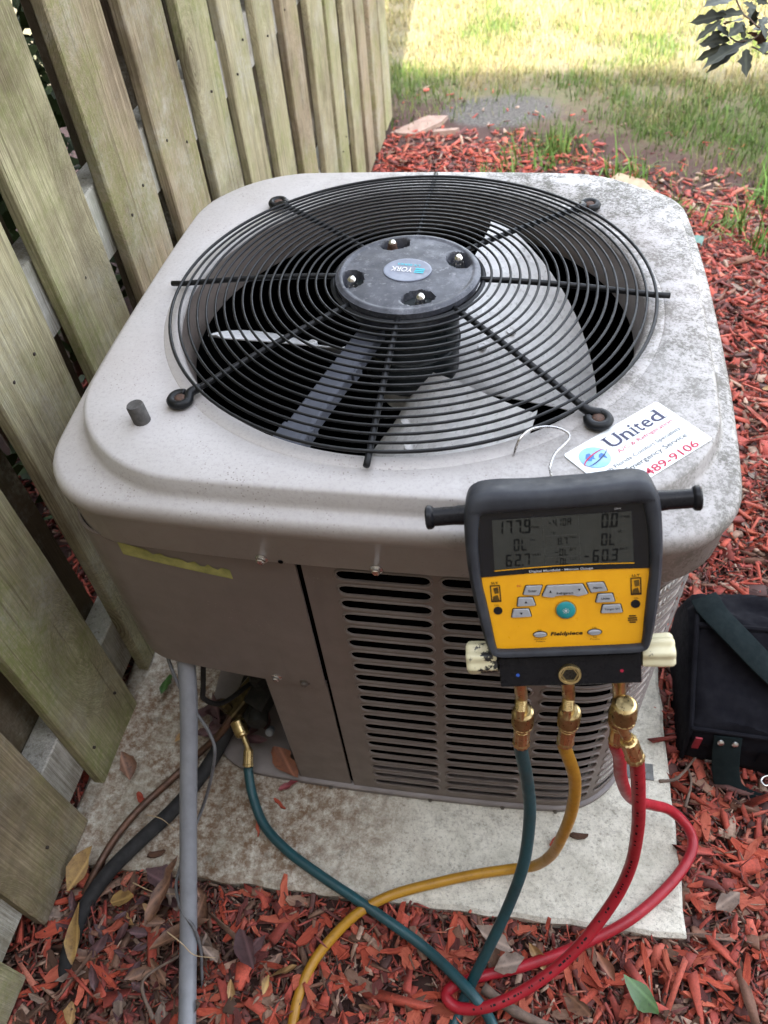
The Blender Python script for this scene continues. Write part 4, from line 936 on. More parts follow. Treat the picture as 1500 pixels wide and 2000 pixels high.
# keys
def rpoly(P, r=.0014, n=3):
    out = []; m = len(P)
    for i in range(m):
        p, a, b = Vector(P[i]), Vector(P[i-1]), Vector(P[(i+1) % m]); d1 = (a-p).normalized()*r; d2 = (b-p).normalized()*r
        for k in range(n+1):
            t = k/n; out.append(tuple((p+d1)*(1-t)**2+p*2*t*(1-t)+(p+d2)*t*t))
    return out
def grow(P, d):
    cx, cz = sum(p[0] for p in P)/len(P), sum(p[1] for p in P)/len(P); o = []
    for x, z in P: L = math.hypot(x-cx, z-cz); o.append((cx+(x-cx)*(1+d/L), cz+(z-cz)*(1+d/L)))
    return o
def key(P, mat, legend=None, lw=.008, lh=.0028, h=.0024):
    P2 = rpoly(P); k = part('key', loft([L3(P2, -.0003), L3(P2, -h+.0006), L3(grow(P2, -.0009), -h)], True, False, True), mat, gauge)
    link('key_surround', mdata('key_surround', prism(rpoly(grow(P, .0011)), -.0007, -.0001), M_ink), k)
    cx, cz = sum(p[0] for p in P)/len(P), sum(p[1] for p in P)/len(P)
    if legend == '^': link('arrow', mdata('arrow', ([(cx-.0016, -h-.0003, cz-.0012), (cx+.0016, -h-.0003, cz-.0012), (cx, -h-.0003, cz+.0016)], [(0, 1, 2)]), M_ink), k)
    elif legend == 'v': link('arrow', mdata('arrow', ([(cx-.0016, -h-.0003, cz+.0012), (cx, -h-.0003, cz-.0016), (cx+.0016, -h-.0003, cz+.0012)], [(0, 1, 2)]), M_ink), k)
    elif legend: gtext(legend, cx, cz, lw, lh, M_ink, k, -h-.0003, .015, 'key_legend')
    return k
key([(-.0442, .1002), (-.0275, .0985), (-.0232, .1103), (-.0404, .1106)], M_btn, 'Enter', .0088)
kr = key([(-.0240, .0972), (-.0142, .0952), (-.0083, .0972), (.0083, .0972), (.0145, .0952), (.0240, .0974), (.0188, .1094), (-.0182, .1096)], M_btn, 'Refrigerant', .0175, .0036)
link('arrow', mdata('arrow', join(([(-.0166, -.0027, .1015), (-.0136, -.0027, .1015), (-.0151, -.0027, .1046)], [(0, 1, 2)]), ([(.0136, -.0027, .1046), (.0151, -.0027, .1015), (.0166, -.0027, .1046)], [(0, 1, 2)])), M_ink), kr)
key([(.0275, .0985), (.0442, .1000), (.0404, .1102), (.0232, .1103)], M_btn, 'Alarm', .0095)
key([(-.0515, .0862), (-.0318, .0862), (-.0345, .0962), (-.0495, .0968)], M_btn, '^'); key([(-.0585, .0725), (-.0372, .0728), (-.0395, .0825), (-.0560, .0828)], M_btn, 'v')
key([(.0318, .0862), (.0515, .0862), (.0492, .0962), (.0345, .0962)], M_btn, 'Units', .009); key([(.0368, .0728), (.0592, .0726), (.0570, .0826), (.0390, .0826)], M_btn, 'Target SH', .0155, .003)
def gl_(prof, x, z, y0=0.0, seg=28, flute=0, cap=True): return lathe(prof, seg, Matrix(((1, 0, 0, x), (0, 0, -1, y0), (0, 1, 0, z), (0, 0, 0, 1))), flute, cap=cap)
tk = part('backlight_key', gl_([(.0102, 0), (.0102, .0018), (.0088, .0027), (.004, .0030)], 0, .0786), M_teal, gauge, True, 40)
link('key_surround', mdata('key_surround', gl_([(.0116, 0), (.0116, .0008)], 0, .0786), simple('ochre_ring', (.40, .20, .006), (.36, .18, .006), 50, .5)), tk)
sun_ = [gl_([(.0012, .0030), (.0012, .0034)], 0, .0786, seg=10)]
for i in range(8): a = PI/4*i; c, s = math.cos(a), math.sin(a); sun_.append(([(c*r-s*w, -.0034, .0786+s*r+c*w) for r, w in ((.0018, -.0003), (.0036, -.0003), (.0036, .0003), (.0018, .0003))], [(0, 1, 2, 3)]))
link('sun_mark', mdata('sun_mark', join(*sun_), M_white), tk)
for sx in (-1, 1):
    cx = -.0293 if sx < 0 else .0292; P = [(cx-.0045+.0028*0, .0458), (cx+.0045, .0458), (cx+.0072, .049), (cx+.0045, .0522), (cx-.0045, .0522), (cx-.0072, .049)]
    key([(cx+.0072*math.cos(t)*(1 if abs(math.cos(t)) < .8 else 1), .049+.0033*math.sin(t)) for t in [2*PI*i/12 for i in range(12)]], M_btn)
    gtext('CAL', cx, .0545, .0050, .0017, M_ink, face, -.0006)
    if sx < 0: gtext('Atmospheric', cx, .0427, .0135, .0017, M_ink, face, -.0006); gtext('Pressure', cx, .0402, .0095, .0017, M_ink, face, -.0006)
    else: gtext('Test', cx, .0427, .0045, .0017, M_ink, face, -.0006); gtext('Pressure', cx, .0402, .0095, .0017, M_ink, face, -.0006)
    # thermocouple socket and calibration hole
    xs_ = .0736*sx; M_sock = simple('brass_socket', (.20, .12, .02), (.09, .05, .012), 90, .5, .5) if sx < 0 else bpy.data.materials['brass_socket']
    tcs = part('thermocouple_socket', loft([[(xs_-.0055, -.0006, .0925), (xs_+.0055, -.0006, .0925), (xs_+.0055, -.0006, .1133), (xs_-.0055, -.0006, .1133)], [(xs_-.0043, -.0006, .0938), (xs_+.0043, -.0006, .0938), (xs_+.0043, -.0006, .112), (xs_-.0043, -.0006, .112)], [(xs_-.0043, .0018, .0938), (xs_+.0043, .0018, .0938), (xs_+.0043, .0018, .112), (xs_-.0043, .0018, .112)]], True, False, True), M_ink, gauge)
    link('socket_contact', mdata('socket_contact', join(prism([(xs_-.0040, .0943), (xs_+.0038, .0943), (xs_+.002, .101), (xs_-.003, .0995)], -.0009, .0012), prism([(xs_-.0010, .1025), (xs_+.0036, .1035), (xs_+.0030, .1105), (xs_-.0022, .1095)], -.0009, .0012)), M_sock), tcs)
    gtext('SLT' if sx < 0 else 'LLT', xs_, .1158, .0078, .0028, M_ink, face, -.0006, .02)
    part('calibration_hole', gl_([(.0049, 0), (.0049, .0007)], xs_-.0008*sx, .0815, 0, 20), M_ink, gauge); gtext('CAL', xs_, .0885, .0050, .0018, M_ink, face, -.0006)
for k, P in enumerate([(-.0478, .1108)]): gtext('ESC', P[0], P[1], .0045, .0022, M_crim, face, -.0006, .01)
gtext('Fieldpiece', -.0008, .0482, .0345, .0062, M_ink, face, -.0006, .03, shear=.18)
sg = part('buzzer_slots', join(*[prism([(.0693-w, z-.0006), (.0693+w, z-.0006), (.0693+w, z+.0006), (.0693-w, z+.0006)], -.0007, 0) for z, w in ((.0592, .0033), (.0618, .0048), (.0644, .0048), (.067, .0036))]), M_ink, gauge)
gtext('LOW', -.0868, .2030, .010, .0030, M_ink, case, -.0092); gtext('HIGH', .0855, .2030, .013, .0032, M_ink, case, -.0092)
# handles, manifold block, knobs, sight glass
XA = lambda x, y, z, s: Matrix.Translation((x, y, z)) @ Matrix.Rotation(s*PI/2, 4, 'Y')
for s in (-1, 1):
    part('hanger_grip', lathe([(.0112, .090), (.0108, .104), (.0102, .110), (.0102, .1325), (.0120, .1338), (.0133, .136), (.0133, .1395), (.0118, .1412), (.004, .1412)], 22, XA(0, .017, .1912, s)), M_block, gauge, True, 35)
    part('valve_knob', lathe([(.006, .066), (.006, .079), (.0178, .0795), (.0184, .082), (.0196, .108), (.0190, .112), (.0165, .1145), (.0125, .1148), (.0115, .1125), (.003, .1125)], 60, XA(0, .016, .0115, s) @ Matrix.Rotation(.35, 4, 'Z'), .17, 7), M_ivory, gauge, True, 50)
blk = part('manifold_block', box(-.0778, .0778, .0, .036, -.0200, .0192, .0012), M_block, gauge)
part('neck_bracket', box(-.066, .066, .008, .034, .0193, .028), M_block, gauge)
sgp = part('sight_glass', gl_([(.0090, -.002), (.0090, .0022), (.0098, .0042), (.0122, .0042), (.0128, .003), (.0128, 0)], 0, -.0038, 0, 36, cap=False), M_brass, gauge, True, 40)
link('sight_lens', mdata('sight_lens', join(gl_([(.0092, .0004), (.0092, .0016)], 0, -.0038, 0, 6)), simple('dark_sight_lens', (.012, .010, .008), (.025, .02, .014), 200, .3, spec=.3)), sgp)
link('sight_hexagon', mdata('sight_hexagon', gl_([(.0094, .0018), (.0096, .0034), (.0084, .0034), (.0082, .0018)], 0, -.0038, 0, 6, cap=False), M_brass), sgp)
for x, z, c in ((-.0575, -.0038, (.03, .10, .45)), (.0567, -.0025, (.35, .01, .04))): part('port_mark', gl_([(.0021, 0), (.0021, .0004)], x, z, 0, 14), simple('port_mark_paint', c, c, 50, .4), gauge)
GM = Matrix.Translation(GO) @ GR.to_4x4(); GI = GM.inverted()
PORTS = [Vector((.2055, -.549, .634)), Vector((.2615, -.545, .640)), Vector((.3225, -.534, .634))]
for x, pw in zip((-.0565, -.0018, .0546), PORTS):
    a_, b_ = Vector((x, .018, -.0195)), GI @ (pw+Vector((0, 0, -.006))); d_ = (b_-a_).normalized(); L_ = (b_-a_).length
    pt = part('port', lathe([(.0088, 0), (.0088, .012), (.0076, .013), (.0076, L_*.55), (.0066, L_*.58), (.0066, L_)], 18, axis(a_, d_)), M_brass, gauge, True, 35)
    nb = a_+d_*(L_*.50); nd = (GI.to_3x3() @ Vector((.02, -.42, -.9))).normalized()
    link('port_thread', mdata('port_thread', lathe([(.0066, 0)]+[(.0072-.0008*(i % 2), .003+.0013*i) for i in range(14)]+[(.0058, .022), (.0050, .034), (.0030, .034), (.0028, .029)], 18, axis(nb, nd)), M_brass, True, 35), pt)
link_hook = [(.217, -.415, .897), (.2145, -.385, .886), (.214, -.367, .878), (.220, -.341, .8755), (.236, -.314, .8755), (.231, -.304, .878), (.213, -.302, .882), (.192, -.310, .884), (.179, -.324, .882), (.173, -.334, .868), (.171, -.338, .852)]
part('hanging_hook', tube([GI @ p for p in spline([(.222, -.43, .905)]+link_hook, 5)], .0016, 8), M_steelwire, gauge, True)

# ================================================================== hoses
def wpos(x, y, z): return GM @ Vector((x, y, z))
def knurl(p, d, r, h, seg=30):
    """knurled nut: crossed ridges"""
    V, F = [], []; nz = 14; M = axis(p, d)
    prof = [(r*.80, 0), (r*.96, h*.06)]
    rings = []
    for k in range(nz+1):
        z = h*.10+h*.66*k/nz; rings.append([(r*(1+.07*(1 if (j+k) % 2 else -1)), 2*PI*j/seg, z) for j in range(seg)])
    for rq, z in ((r*.93, h*.80), (r*1.0, h*.82), (r*1.0, h*.90), (r*.80, h*.96), (r*.6, h)): rings.append([(rq, 2*PI*j/seg, z) for j in range(seg)])
    rings.insert(0, [(r*.94, 2*PI*j/seg, h*.05) for j in range(seg)]); rings.insert(0, [(r*.72, 2*PI*j/seg, 0) for j in range(seg)])
    return loft([[M @ Vector((q*math.cos(w), q*math.sin(w), z)) for q, w, z in L] for L in rings], True, True, True)
def ferrule(p, d, r, h): return lathe([(r*.62, -h*.18), (r*.72, -h*.02), (r*.95, 0), (r*1.0, h*.08), (r*1.0, h*.80), (r*1.10, h*.84), (r*1.12, h*.97), (r*1.0, h)], 48, axis(p, d), .07, 12)
def make_hose(name, label, pts, mat, r, ends):
    h = empty(name, (pts[len(pts)//2][0], pts[len(pts)//2][1], 0), label, 'hose', 'charging hoses of the manifold gauge')
    part('hose_tube', tube(spline(pts, 10), r, 14), mat, h, True)
    for e in ends: e(h)
    return h
def hang_end(p, dirn, r=.0132, hk=.040, hf=.040):
    p, d = Vector(p), Vector(dirn).normalized()
    def f(h):
        part('coupling_nut', knurl(p, d, r, hk), M_brass, h, True, 25); part('ferrule', ferrule(p+d*(hk+.006), d, r*.80, hf), M_brass, h, True, 30)
        part('coupling_stem', lathe([(r*.55, 0), (r*.55, .012)], 14, axis(p+d*(hk-.002), d)), M_brass, h, True)
    return f
P1, P2, P3 = PORTS
d1 = Vector((.03, -.02, -1)); e1 = P1+d1.normalized()*.086; e2 = P2+Vector((.03, -.0, -1)).normalized()*.086; e3 = P3+Vector((.10, .02, -1)).normalized()*.086
make_hose('charging_hose', 'dark teal hose running from the gauge to the brass service valve', [e1+Vector((0, 0, .002)), e1-Vector((0, 0, .012)), (.225, -.560, .434), (.233, -.575, .354), (.231, -.610, .257), (.212, -.650, .149), (.182, -.702, .06), (.158, -.746, .0), (.139, -.800, -.012), (.115, -.90, -.012), (.10, -1.02, -.012), (.16, -1.10, -.012), (.25, -1.06, -.012), (.265, -.95, -.012), (.240, -.855, -.010),
    (.204, -.787, .004), (.179, -.762, .03), (.138, -.729, .024), (.081, -.690, .008), (.013, -.658, .010), (-.058, -.627, .012), (-.132, -.595, .012), (-.199, -.562, .012), (-.254, -.522, .014), (-.289, -.471, .026), (-.303, -.436, .043), (-.3045, -.428, .048)], M_hteal, .0092, [hang_end(P1, d1), lambda h: part('ferrule', ferrule((-.308, -.400, .068), (.05, -.55, -.42), .0098, .032), M_brass, h, True, 30),
    lambda h: part('coupling_nut', knurl((-.3365, -.356, .1045), (.42, -.62, -.36), .0145, .036), M_brass, h, True, 25), lambda h: part('elbow', tube(spline([(-.3195, -.381, .090), (-.3115, -.393, .080), (-.3075, -.404, .066)], 4), .0058, 10), M_brass, h, True)])
make_hose('charging_hose', 'mustard yellow hose from the middle gauge port across the pad', [e2+Vector((0, 0, .002)), e2-Vector((0, 0, .012)), (.288, -.545, .446), (.295, -.550, .349), (.291, -.553, .243), (.283, -.548, .135), (.262, -.541, .050), (.223, -.541, .014), (.159, -.558, .011), (.087, -.583, .011), (.011, -.614, .011), (-.044, -.650, .008), (-.084, -.692, -.004), (-.112, -.736, -.010), (-.126, -.784, -.013), (-.127, -.833, -.013), (-.12, -.95, -.013), (-.08, -1.1, -.013)], M_hyel, .0090, [hang_end(P2, (.03, 0, -1))])
F1 = Vector((.343, -.566, .588)); fd = Vector((.33, -.05, -.94))
def red_front(h):
    q = wpos(.0590, .000, -.047); part('coupling_nut', knurl(q, (.12, -.02, -1), .0136, .042), M_brass, h, True, 25)
    k = q+Vector((.12, -.02, -1)).normalized()*.039; f0 = k+Vector((.012, -.003, -.042)); part('elbow', tube(spline([k, k+Vector((.0015, -.001, -.018)), f0+Vector((.004, -.001, -.006))], 5), .0062, 10), M_brass, h, True)
    part('ferrule', ferrule(f0, fd, .0112, .044), M_brass, h, True, 30)
_q = wpos(.0590, .000, -.047); _k = _q+Vector((.12, -.02, -1)).normalized()*.039; _f = _k+Vector((.012, -.003, -.042)); _e = _f+fd.normalized()*.040
make_hose('charging_hose', 'bright red hose looped back with both ends at the gauge', [_e, _e+fd.normalized()*.014, (.369, -.571, .470), (.384, -.577, .370), (.392, -.590, .250), (.375, -.622, .165), (.323, -.683, .098), (.262, -.731, .060), (.200, -.764, .036), (.150, -.772, .016), (.125, -.759, .012), (.135, -.740, .006), (.180, -.718, .000), (.256, -.690, .000), (.342, -.649, .002), (.429, -.598, .012), (.503, -.529, .014), (.543, -.471, .018), (.541, -.436, .030), (.503, -.420, .070), (.458, -.438, .13), (.417, -.468, .208), (.386, -.492, .292), (.360, -.510, .394), (.346, -.520, .474), e3-Vector((0, 0, .012)), e3+Vector((0, 0, .002))], M_hred, .0093, [hang_end(P3, (.10, .02, -1)), red_front])

def hose_print(h, pts, r, i0, i1):
    S = spline(pts, 30); V, F = [], []; q = random.Random(4); k = i0; eye = Vector((.1, -1.1, 1.3))
    while k < i1:
        L = q.choice([2, 2, 3]); 
        if q.random() < .72:
            c = []
            for j in (k, k+L-1):
                d = (S[j+1]-S[j]).normalized(); n_ = (eye-S[j]); n_ = (n_-d*n_.dot(d)).normalized(); b_ = d.cross(n_)
                for w in (-1, 1): c.append(S[j]+(n_*math.cos(w*.16)+b_*math.sin(w*.16))*(r+.0003))
            n = len(V); V += c; F.append((n, n+1, n+3, n+2))
        k += L+q.choice([0, 0, 1, 4])
    part('hose_print', (V, F), M_ink, h)
RED = [_e, _e+fd.normalized()*.014, (.369, -.571, .470), (.384, -.577, .370), (.392, -.590, .250), (.375, -.622, .165), (.323, -.683, .098), (.262, -.731, .060), (.200, -.764, .036), (.150, -.772, .016), (.125, -.759, .012)]
hose_print(bpy.data.objects['charging_hose.002'], RED, .0093, 36, 260)

# ================================================================== pipes and wires of the unit
cond = link('electrical_conduit', mdata('electrical_conduit', tube(spline([(-.352, -.375, .47), (-.349, -.388, .425), (-.342, -.455, .34), (-.340, -.585, .19), (-.328, -.717, .070), (-.318, -.785, .027), (-.305, -.845, .004), (-.290, -.905, -.006), (-.26, -1.02, -.012), (-.2, -1.2, -.06)], 14), .0150, 18), M_cond, True)); tag(cond, 'straight grey plastic conduit dropping from the control box to the mulch', 'conduit')
ins = link('insulated_pipe', mdata('insulated_pipe', tube(spline([(-.33, -.27, .12), (-.352, -.32, .075), (-.383, -.392, .034), (-.407, -.448, .020), (-.439, -.514, .016), (-.487, -.585, .016), (-.524, -.641, .012), (-.550, -.696, .002), (-.558, -.751, -.008), (-.552, -.806, -.014), (-.553, -.85, -.06)], 8), .0142, 16), M_insul, True)); tag(ins, 'thick black foam covered pipe curving off the pad into mulch', 'pipe')
cop = link('copper_pipe', mdata('copper_pipe', tube(spline([(-.33, -.30, .14), (-.365, -.363, .08), (-.424, -.398, .02), (-.472, -.461, .009), (-.514, -.524, .009), (-.540, -.583, .009), (-.556, -.641, .004), (-.569, -.688, -.014), (-.578, -.73, -.05)], 8), .0075, 10), M_copper, True)); tag(cop, 'thin brown copper pipe beside the black insulated pipe', 'pipe')
wr = link('control_cable', mdata('control_cable', tube(spline([(-.378, -.36, .46), (-.385, -.388, .415), (-.362, -.428, .38), (-.337, -.452, .34), (-.309, -.476, .30), (-.299, -.498, .27), (-.317, -.525, .20), (-.335, -.554, .15), (-.348, -.603, .13), (-.360, -.639, .10), (-.361, -.671, .09), (-.338, -.708, .090), (-.312, -.730, .072), (-.305, -.752, .028), (-.303, -.776, .0), (-.297, -.81, -.03)], 7), .0030, 8), M_wire, True)); tag(wr, 'thin grey cable wound loosely round the conduit', 'cable')
cap = link('capacitor_cable', mdata('capacitor_cable', tube(spline([(-.325, -.33, .46), (-.335, -.345, .40), (-.347, -.391, .30), (-.353, -.396, .26), (-.340, -.37, .20), (-.31, -.30, .16)], 6), .0050, 8), M_insul, True)); tag(cap, 'short black cable hanging under the control box', 'cable')
# service valves, fixed to the plate in the valve corner
M_tarn = simple('tarnished_brass', (.10, .075, .03), (.045, .033, .016), 80, .45, .7); M_dkv = simple('dark_valve', (.018, .019, .018), (.03, .028, .025), 60, .6, .2, spec=.2)
part('service_valve', join(bar(Vector((-.30, -.27, .135)), Vector((-.352, -.352, .112)), .034, .036, b=.003), lathe([(.0095, 0), (.0095, .02), (.0075, .021), (.0075, .04)], 14, axis((-.340, -.335, .112), (.25, -.75, -.25))), lathe([(.011, 0), (.011, .03), (.006, .032)], 6, axis((-.352, -.345, .125), (-.2, -.1, 1)))), M_tarn, unit, True, 30)
part('service_valve', join(bar(Vector((-.262, -.255, .16)), Vector((-.300, -.335, .125)), .048, .042, b=.005), lathe([(.016, 0), (.016, .045), (.011, .05)], 6, axis((-.285, -.30, .15), (-.2, -.1, 1))), lathe([(.014, 0), (.014, .05)], 14, axis((-.30, -.33, .12), (-.5, -.5, -.7)))), M_dkv, unit, True, 30)
part('valve_cap', lathe([(.020, 0), (.020, .018), (.016, .024), (.004, .026)], 18, axis((-.292, -.345, .118), (.25, -.9, .1))), M_dkv, unit, True, 35)
part('gauge_port_cap', lathe([(.009, 0), (.009, .014), (.006, .017)], 14, axis((-.272, -.355, .075), (.1, -.6, .5))), simple('grey_cap', (.16, .17, .18), (.10, .11, .12), 60, .5), unit, True, 35)

# ================================================================== tool bag
bag = empty('tool_bag', (.605, -.238, -.028), 'black nylon tool bag lying on mulch right of the unit', 'tool bag', mat3=Matrix.Rotation(-.02, 3, 'Z')); LOCAL.append(bag)
prof = [(-.028, .0), (-.040, .03), (-.038, .08), (-.024, .120), (.0, .136), (.07, .168), (.135, .208), (.165, .216), (.20, .212), (.24, .198), (.262, .16), (.27, .08), (.262, 0)]
pp = [(p.y, p.z) for p in spline([(0, a, b) for a, b in prof], 4)]
secs = []
for i in range(41):
    x = -.062+.60*i/40; e = min(1, (x+.062)/.035); e2 = min(1, (.538-x)/.035); k = .90+.10*math.sqrt(max(0, 1-(1-min(e, e2))**2))
    q = []
    for j, (y, z) in enumerate(pp):
        dn = .0045*math.sin(x*31+j*.5)+.0035*math.sin(x*67+j*1.3+1)+.003*math.sin(j*1.1+x*12); q.append((x, .11+(y-.11)*k+dn*.6, max(0, .0+z*k+dn)))
    secs.append(q)
part('body', loft(secs, True, True, True), M_bag, bag, True, 60)
part('piping', tube(spline([(-.055, -.036, .02), (-.058, -.030, .09), (-.057, -.018, .122), (-.055, .07, .170), (-.054, .135, .212), (-.05, .17, .221)], 6), .0052, 8), M_bag, bag, True)
part('piping', tube(spline([(-.056, -.026, .122), (.1, -.030, .125), (.3, -.028, .124), (.53, -.026, .122)], 6), .0045, 8), M_bag, bag, True)
part('top_piping', tube(spline([(-.05, .150, .217), (.1, .152, .220), (.3, .150, .217), (.53, .150, .216)], 6), .006, 8), M_bag, bag, True)
def strap(P, w, th, side, mat, name):
    S = spline(P, 8); secs = []; side = Vector(side).normalized()
    for k, p in enumerate(S):
        d = (S[min(k+1, len(S)-1)]-S[max(k-1, 0)]).normalized(); s_ = (side-d*side.dot(d)).normalized(); n = d.cross(s_)
        secs.append([tuple(p+s_*a*w/2+n*b*th/2) for a, b in ((-1, -.6), (-.92, -1), (.92, -1), (1, -.6), (1, .6), (.92, 1), (-.92, 1), (-1, .6))])
    return part(name, loft(secs, True, True, True), mat, bag, True, 50)
strap([(-.035, .215, .222), (-.022, .17, .234), (.02, .125, .222), (.075, .085, .192), (.14, .04, .166), (.22, -.01, .150), (.30, -.045, .10), (.34, -.06, .03)], .052, .006, (.6, .75, .1), M_web, 'shoulder_strap')
strap([(.010, -.034, .120), (.012, -.050, .090), (.020, -.070, .045), (.034, -.088, .014), (.062, -.104, .004), (.12, -.112, .004), (.22, -.110, .012)], .050, .005, (1, .1, .25), M_web, 'handle_loop')
for dx in (-.013, .013): part('rivet', lathe([(.0062, 0), (.0062, .003), (.004, .005), (.001, .0055)], 14, axis((.010+dx, -.043, .113), (0, -1, .3))), M_chrome, bag, True, 40)
part('red_tag', box(-.048, -.036, -.043, -.039, .075, .115), M_redtag, bag)
part('buckle', box(.105, .20, .168, .192, .214, .222, .003), simple('grey_buckle', (.10, .11, .12), (.06, .065, .07), 40, .4), bag)
part('front_pocket', loft([[(x, -.044-.034*math.sin(PI*min(1, (x-.07)/.3)/2)+.002*math.sin(x*40), z) for z in (.006, .05, .095)] for x in [.075+.42*i/16 for i in range(17)]], False), M_bag, bag, True)
def driver(name, label, p, d, L, r):
    t = empty(name, p, label, 'socket')
    part('socket_head', lathe([(r, 0), (r*1.02, .004), (r, .022), (r*.62, .026), (r*.55, .03)], 18, axis(p, Vector(d))), M_chrome, t, True, 40); part('shaft', lathe([(r*.5, .028), (r*.5, L)], 12, axis(p, Vector(d))), M_chrome, t, True)
driver('socket_driver', 'longer chrome socket driver poking out from under the tool bag', (.559, -.258, -.004), (.97, .10, .10), .085, .0085)
driver('socket_driver', 'short chrome socket tip under the tool bag beside its handle loop', (.594, -.274, -.012), (.93, .30, .12), .06, .0078)
hk = link('snap_hook', mdata('snap_hook', tube(spline([(.725, -.300, .012), (.700, -.303, .010), (.690, -.312, .008), (.696, -.322, .008), (.706, -.318, .009)], 5)+[], .0028, 8), M_chrome, True)); tag(hk, 'small chrome snap hook in front of the tool bag', 'hook')

# ================================================================== shrub at the right
shrub = empty('leafy_shrub', (1.12, .95, float(gz(1.12, .95))), 'dark leafy shrub branch with lobed leaves reaching in over the lawn', 'shrub')
LV = [([0.559, 0.801, 0.994], [0.502, 0.834, 0.987]), ([0.53, 0.814, 0.989], [0.465, 0.844, 0.971]), ([0.537, 0.835, 1.009], [0.478, 0.777, 1.021]), ([0.555, 0.786, 0.987], [0.539, 0.864, 0.963]), ([0.522, 0.807, 0.982], [0.475, 0.783, 0.956]), ([0.522, 0.848, 0.963], [0.542, 0.806, 0.956]), ([0.533, 0.834, 0.957], [0.5, 0.811, 0.944]), ([0.569, 0.819, 0.973], [0.534, 0.764, 0.969]), ([0.547, 0.814, 0.944], [0.494, 0.865, 0.925]), ([0.547, 0.805, 0.937], [0.49, 0.839, 0.902]), ([0.581, 0.809, 0.942], [0.492, 0.744, 0.924]), ([0.569, 0.812, 0.928], [0.512, 0.808, 0.889]), ([0.576, 0.784, 0.937], [0.573, 0.719, 0.912]), ([0.588, 0.835, 0.993], [0.558, 0.819, 1.01]), ([0.59, 0.818, 0.97], [0.58, 0.869, 0.992]), ([0.598, 0.815, 0.965], [0.619, 0.862, 0.974]), ([0.6, 0.794, 0.967], [0.593, 0.846, 0.96]), ([0.599, 0.796, 0.962], [0.62, 0.848, 0.923]), ([0.621, 0.812, 0.94], [0.598, 0.735, 0.949]), ([0.576, 0.798, 1.018], [0.593, 0.775, 1.018]), ([0.585, 0.833, 0.963], [0.582, 0.805, 0.998]), ([0.601, 0.81, 0.972], [0.605, 0.768, 0.962]), ([0.562, 0.812, 0.973], [0.569, 0.787, 0.953]), ([0.585, 0.79, 0.95], [0.559, 0.815, 0.941]), ([0.577, 0.809, 0.959], [0.608, 0.851, 0.939])]
def leaf_blade(L, W, lobes=0, fold=.25, curl=.0, n=9, seed=0, thick=True):
    """leaf along +x with its stalk at the origin; fold lifts both halves, curl bends the length"""
    r = random.Random(seed); V = []; F = []
    for i in range(n+1):
        t = i/n; w = W/2*math.sin(PI*min(1, t*.97+.015)**.85)*(1 if t < .93 else .8)
        if lobes: w *= 1+.26*math.sin(t*PI*2*lobes)*(1 if 0 < i < n else 0)
        x = L*t; z = curl*L*(t*t-.3*t)+r.uniform(-.01, .01)*L*.3; j = r.uniform(-.1, .1)*w
        e = 1 if lobes else r.uniform(.72, 1.12); f2 = 1 if lobes else r.uniform(.72, 1.12); sw = 0 if lobes else .10*L*math.sin(t*2.2+seed); tw = 0 if lobes else .35*math.sin(t*3+seed*1.7); V += [(x, -w*e+j+sw, z+fold*w-tw*w), (x, sw, z), (x, w*f2+j+sw, z+fold*w*r.uniform(.5, 1.5)+tw*w)]
    for i in range(n): a = 3*i; F += [(a, a+3, a+4, a+1), (a+1, a+4, a+5, a+2)]
    return V, F
sl = Vector(shrub.location)
for i, (a, b) in enumerate(LV):
    a, b = Vector(a), Vector(b); d = b-a; L = d.length; xq = d.normalized(); vn = (Vector((.167, -1.018, 1.52))*.35+Vector((.5, .5, 2.2))*.65-a).normalized()+Vector((rr.uniform(-.5, .5), rr.uniform(-.5, .5), 0)); yq = vn.cross(xq).normalized(); zq = xq.cross(yq)
    M = Matrix((xq, yq, zq)).transposed().to_4x4()
    o = link('leaf', mdata('leaf', leaf_blade(L, max(.012, L*.33), 3, .22, -.12, 12, i), LEAFM['dark'], True), shrub); o.matrix_local = Matrix.Translation(a-sl) @ M
SL = [mdata('leaf', leaf_blade(.07, .024, 3, .22, -.12, 8, k), LEAFM['dark'], True) for k in range(6)]
for k in range(70):                                                        # the part of the crown outside the picture
    c = Vector((.84+rr.gauss(0, .17), .93+rr.gauss(0, .12), .98+rr.gauss(0, .17)))
    if c.x > .68: link('leaf', SL[k % 6], shrub, c-sl, (rr.uniform(-.5, .5), rr.uniform(-.3, .9), rr.uniform(0, 2*PI)))
gb = float(gz(1.12, .95))
part('stem', tube(spline([(1.12, .95, gb-.05), (1.08, .95, .2), (.98, .93, .55), (.84, .88, .86), (.70, .82, .955), (.618, .796, .966)], 6), [.016-.0115*i/30 for i in range(31)], 8), M_twig, shrub, True)
for S in ([[.541, .828, 1.017], [.56, .817, .991], [.575, .811, .982], [.589, .805, .972], [.603, .80, .967], [.618, .796, .966]], [[.588, .795, .938], [.601, .79, .934], [.62, .784, .928], [.66, .80, .94], [.72, .83, .95]], [[.545, .808, .952], [.559, .803, .945], [.577, .80, .947], [.593, .798, .954], [.603, .80, .967]], [[.84, .88, .86], [.86, .95, 1.0], [.88, 1.0, 1.15]], [[.98, .93, .55], [.93, .98, .8], [.88, .95, .98]]):
    part('twig', tube(spline(S, 5), .0016 if S[0][0] < .7 else .004, 6), M_twig, shrub, True)

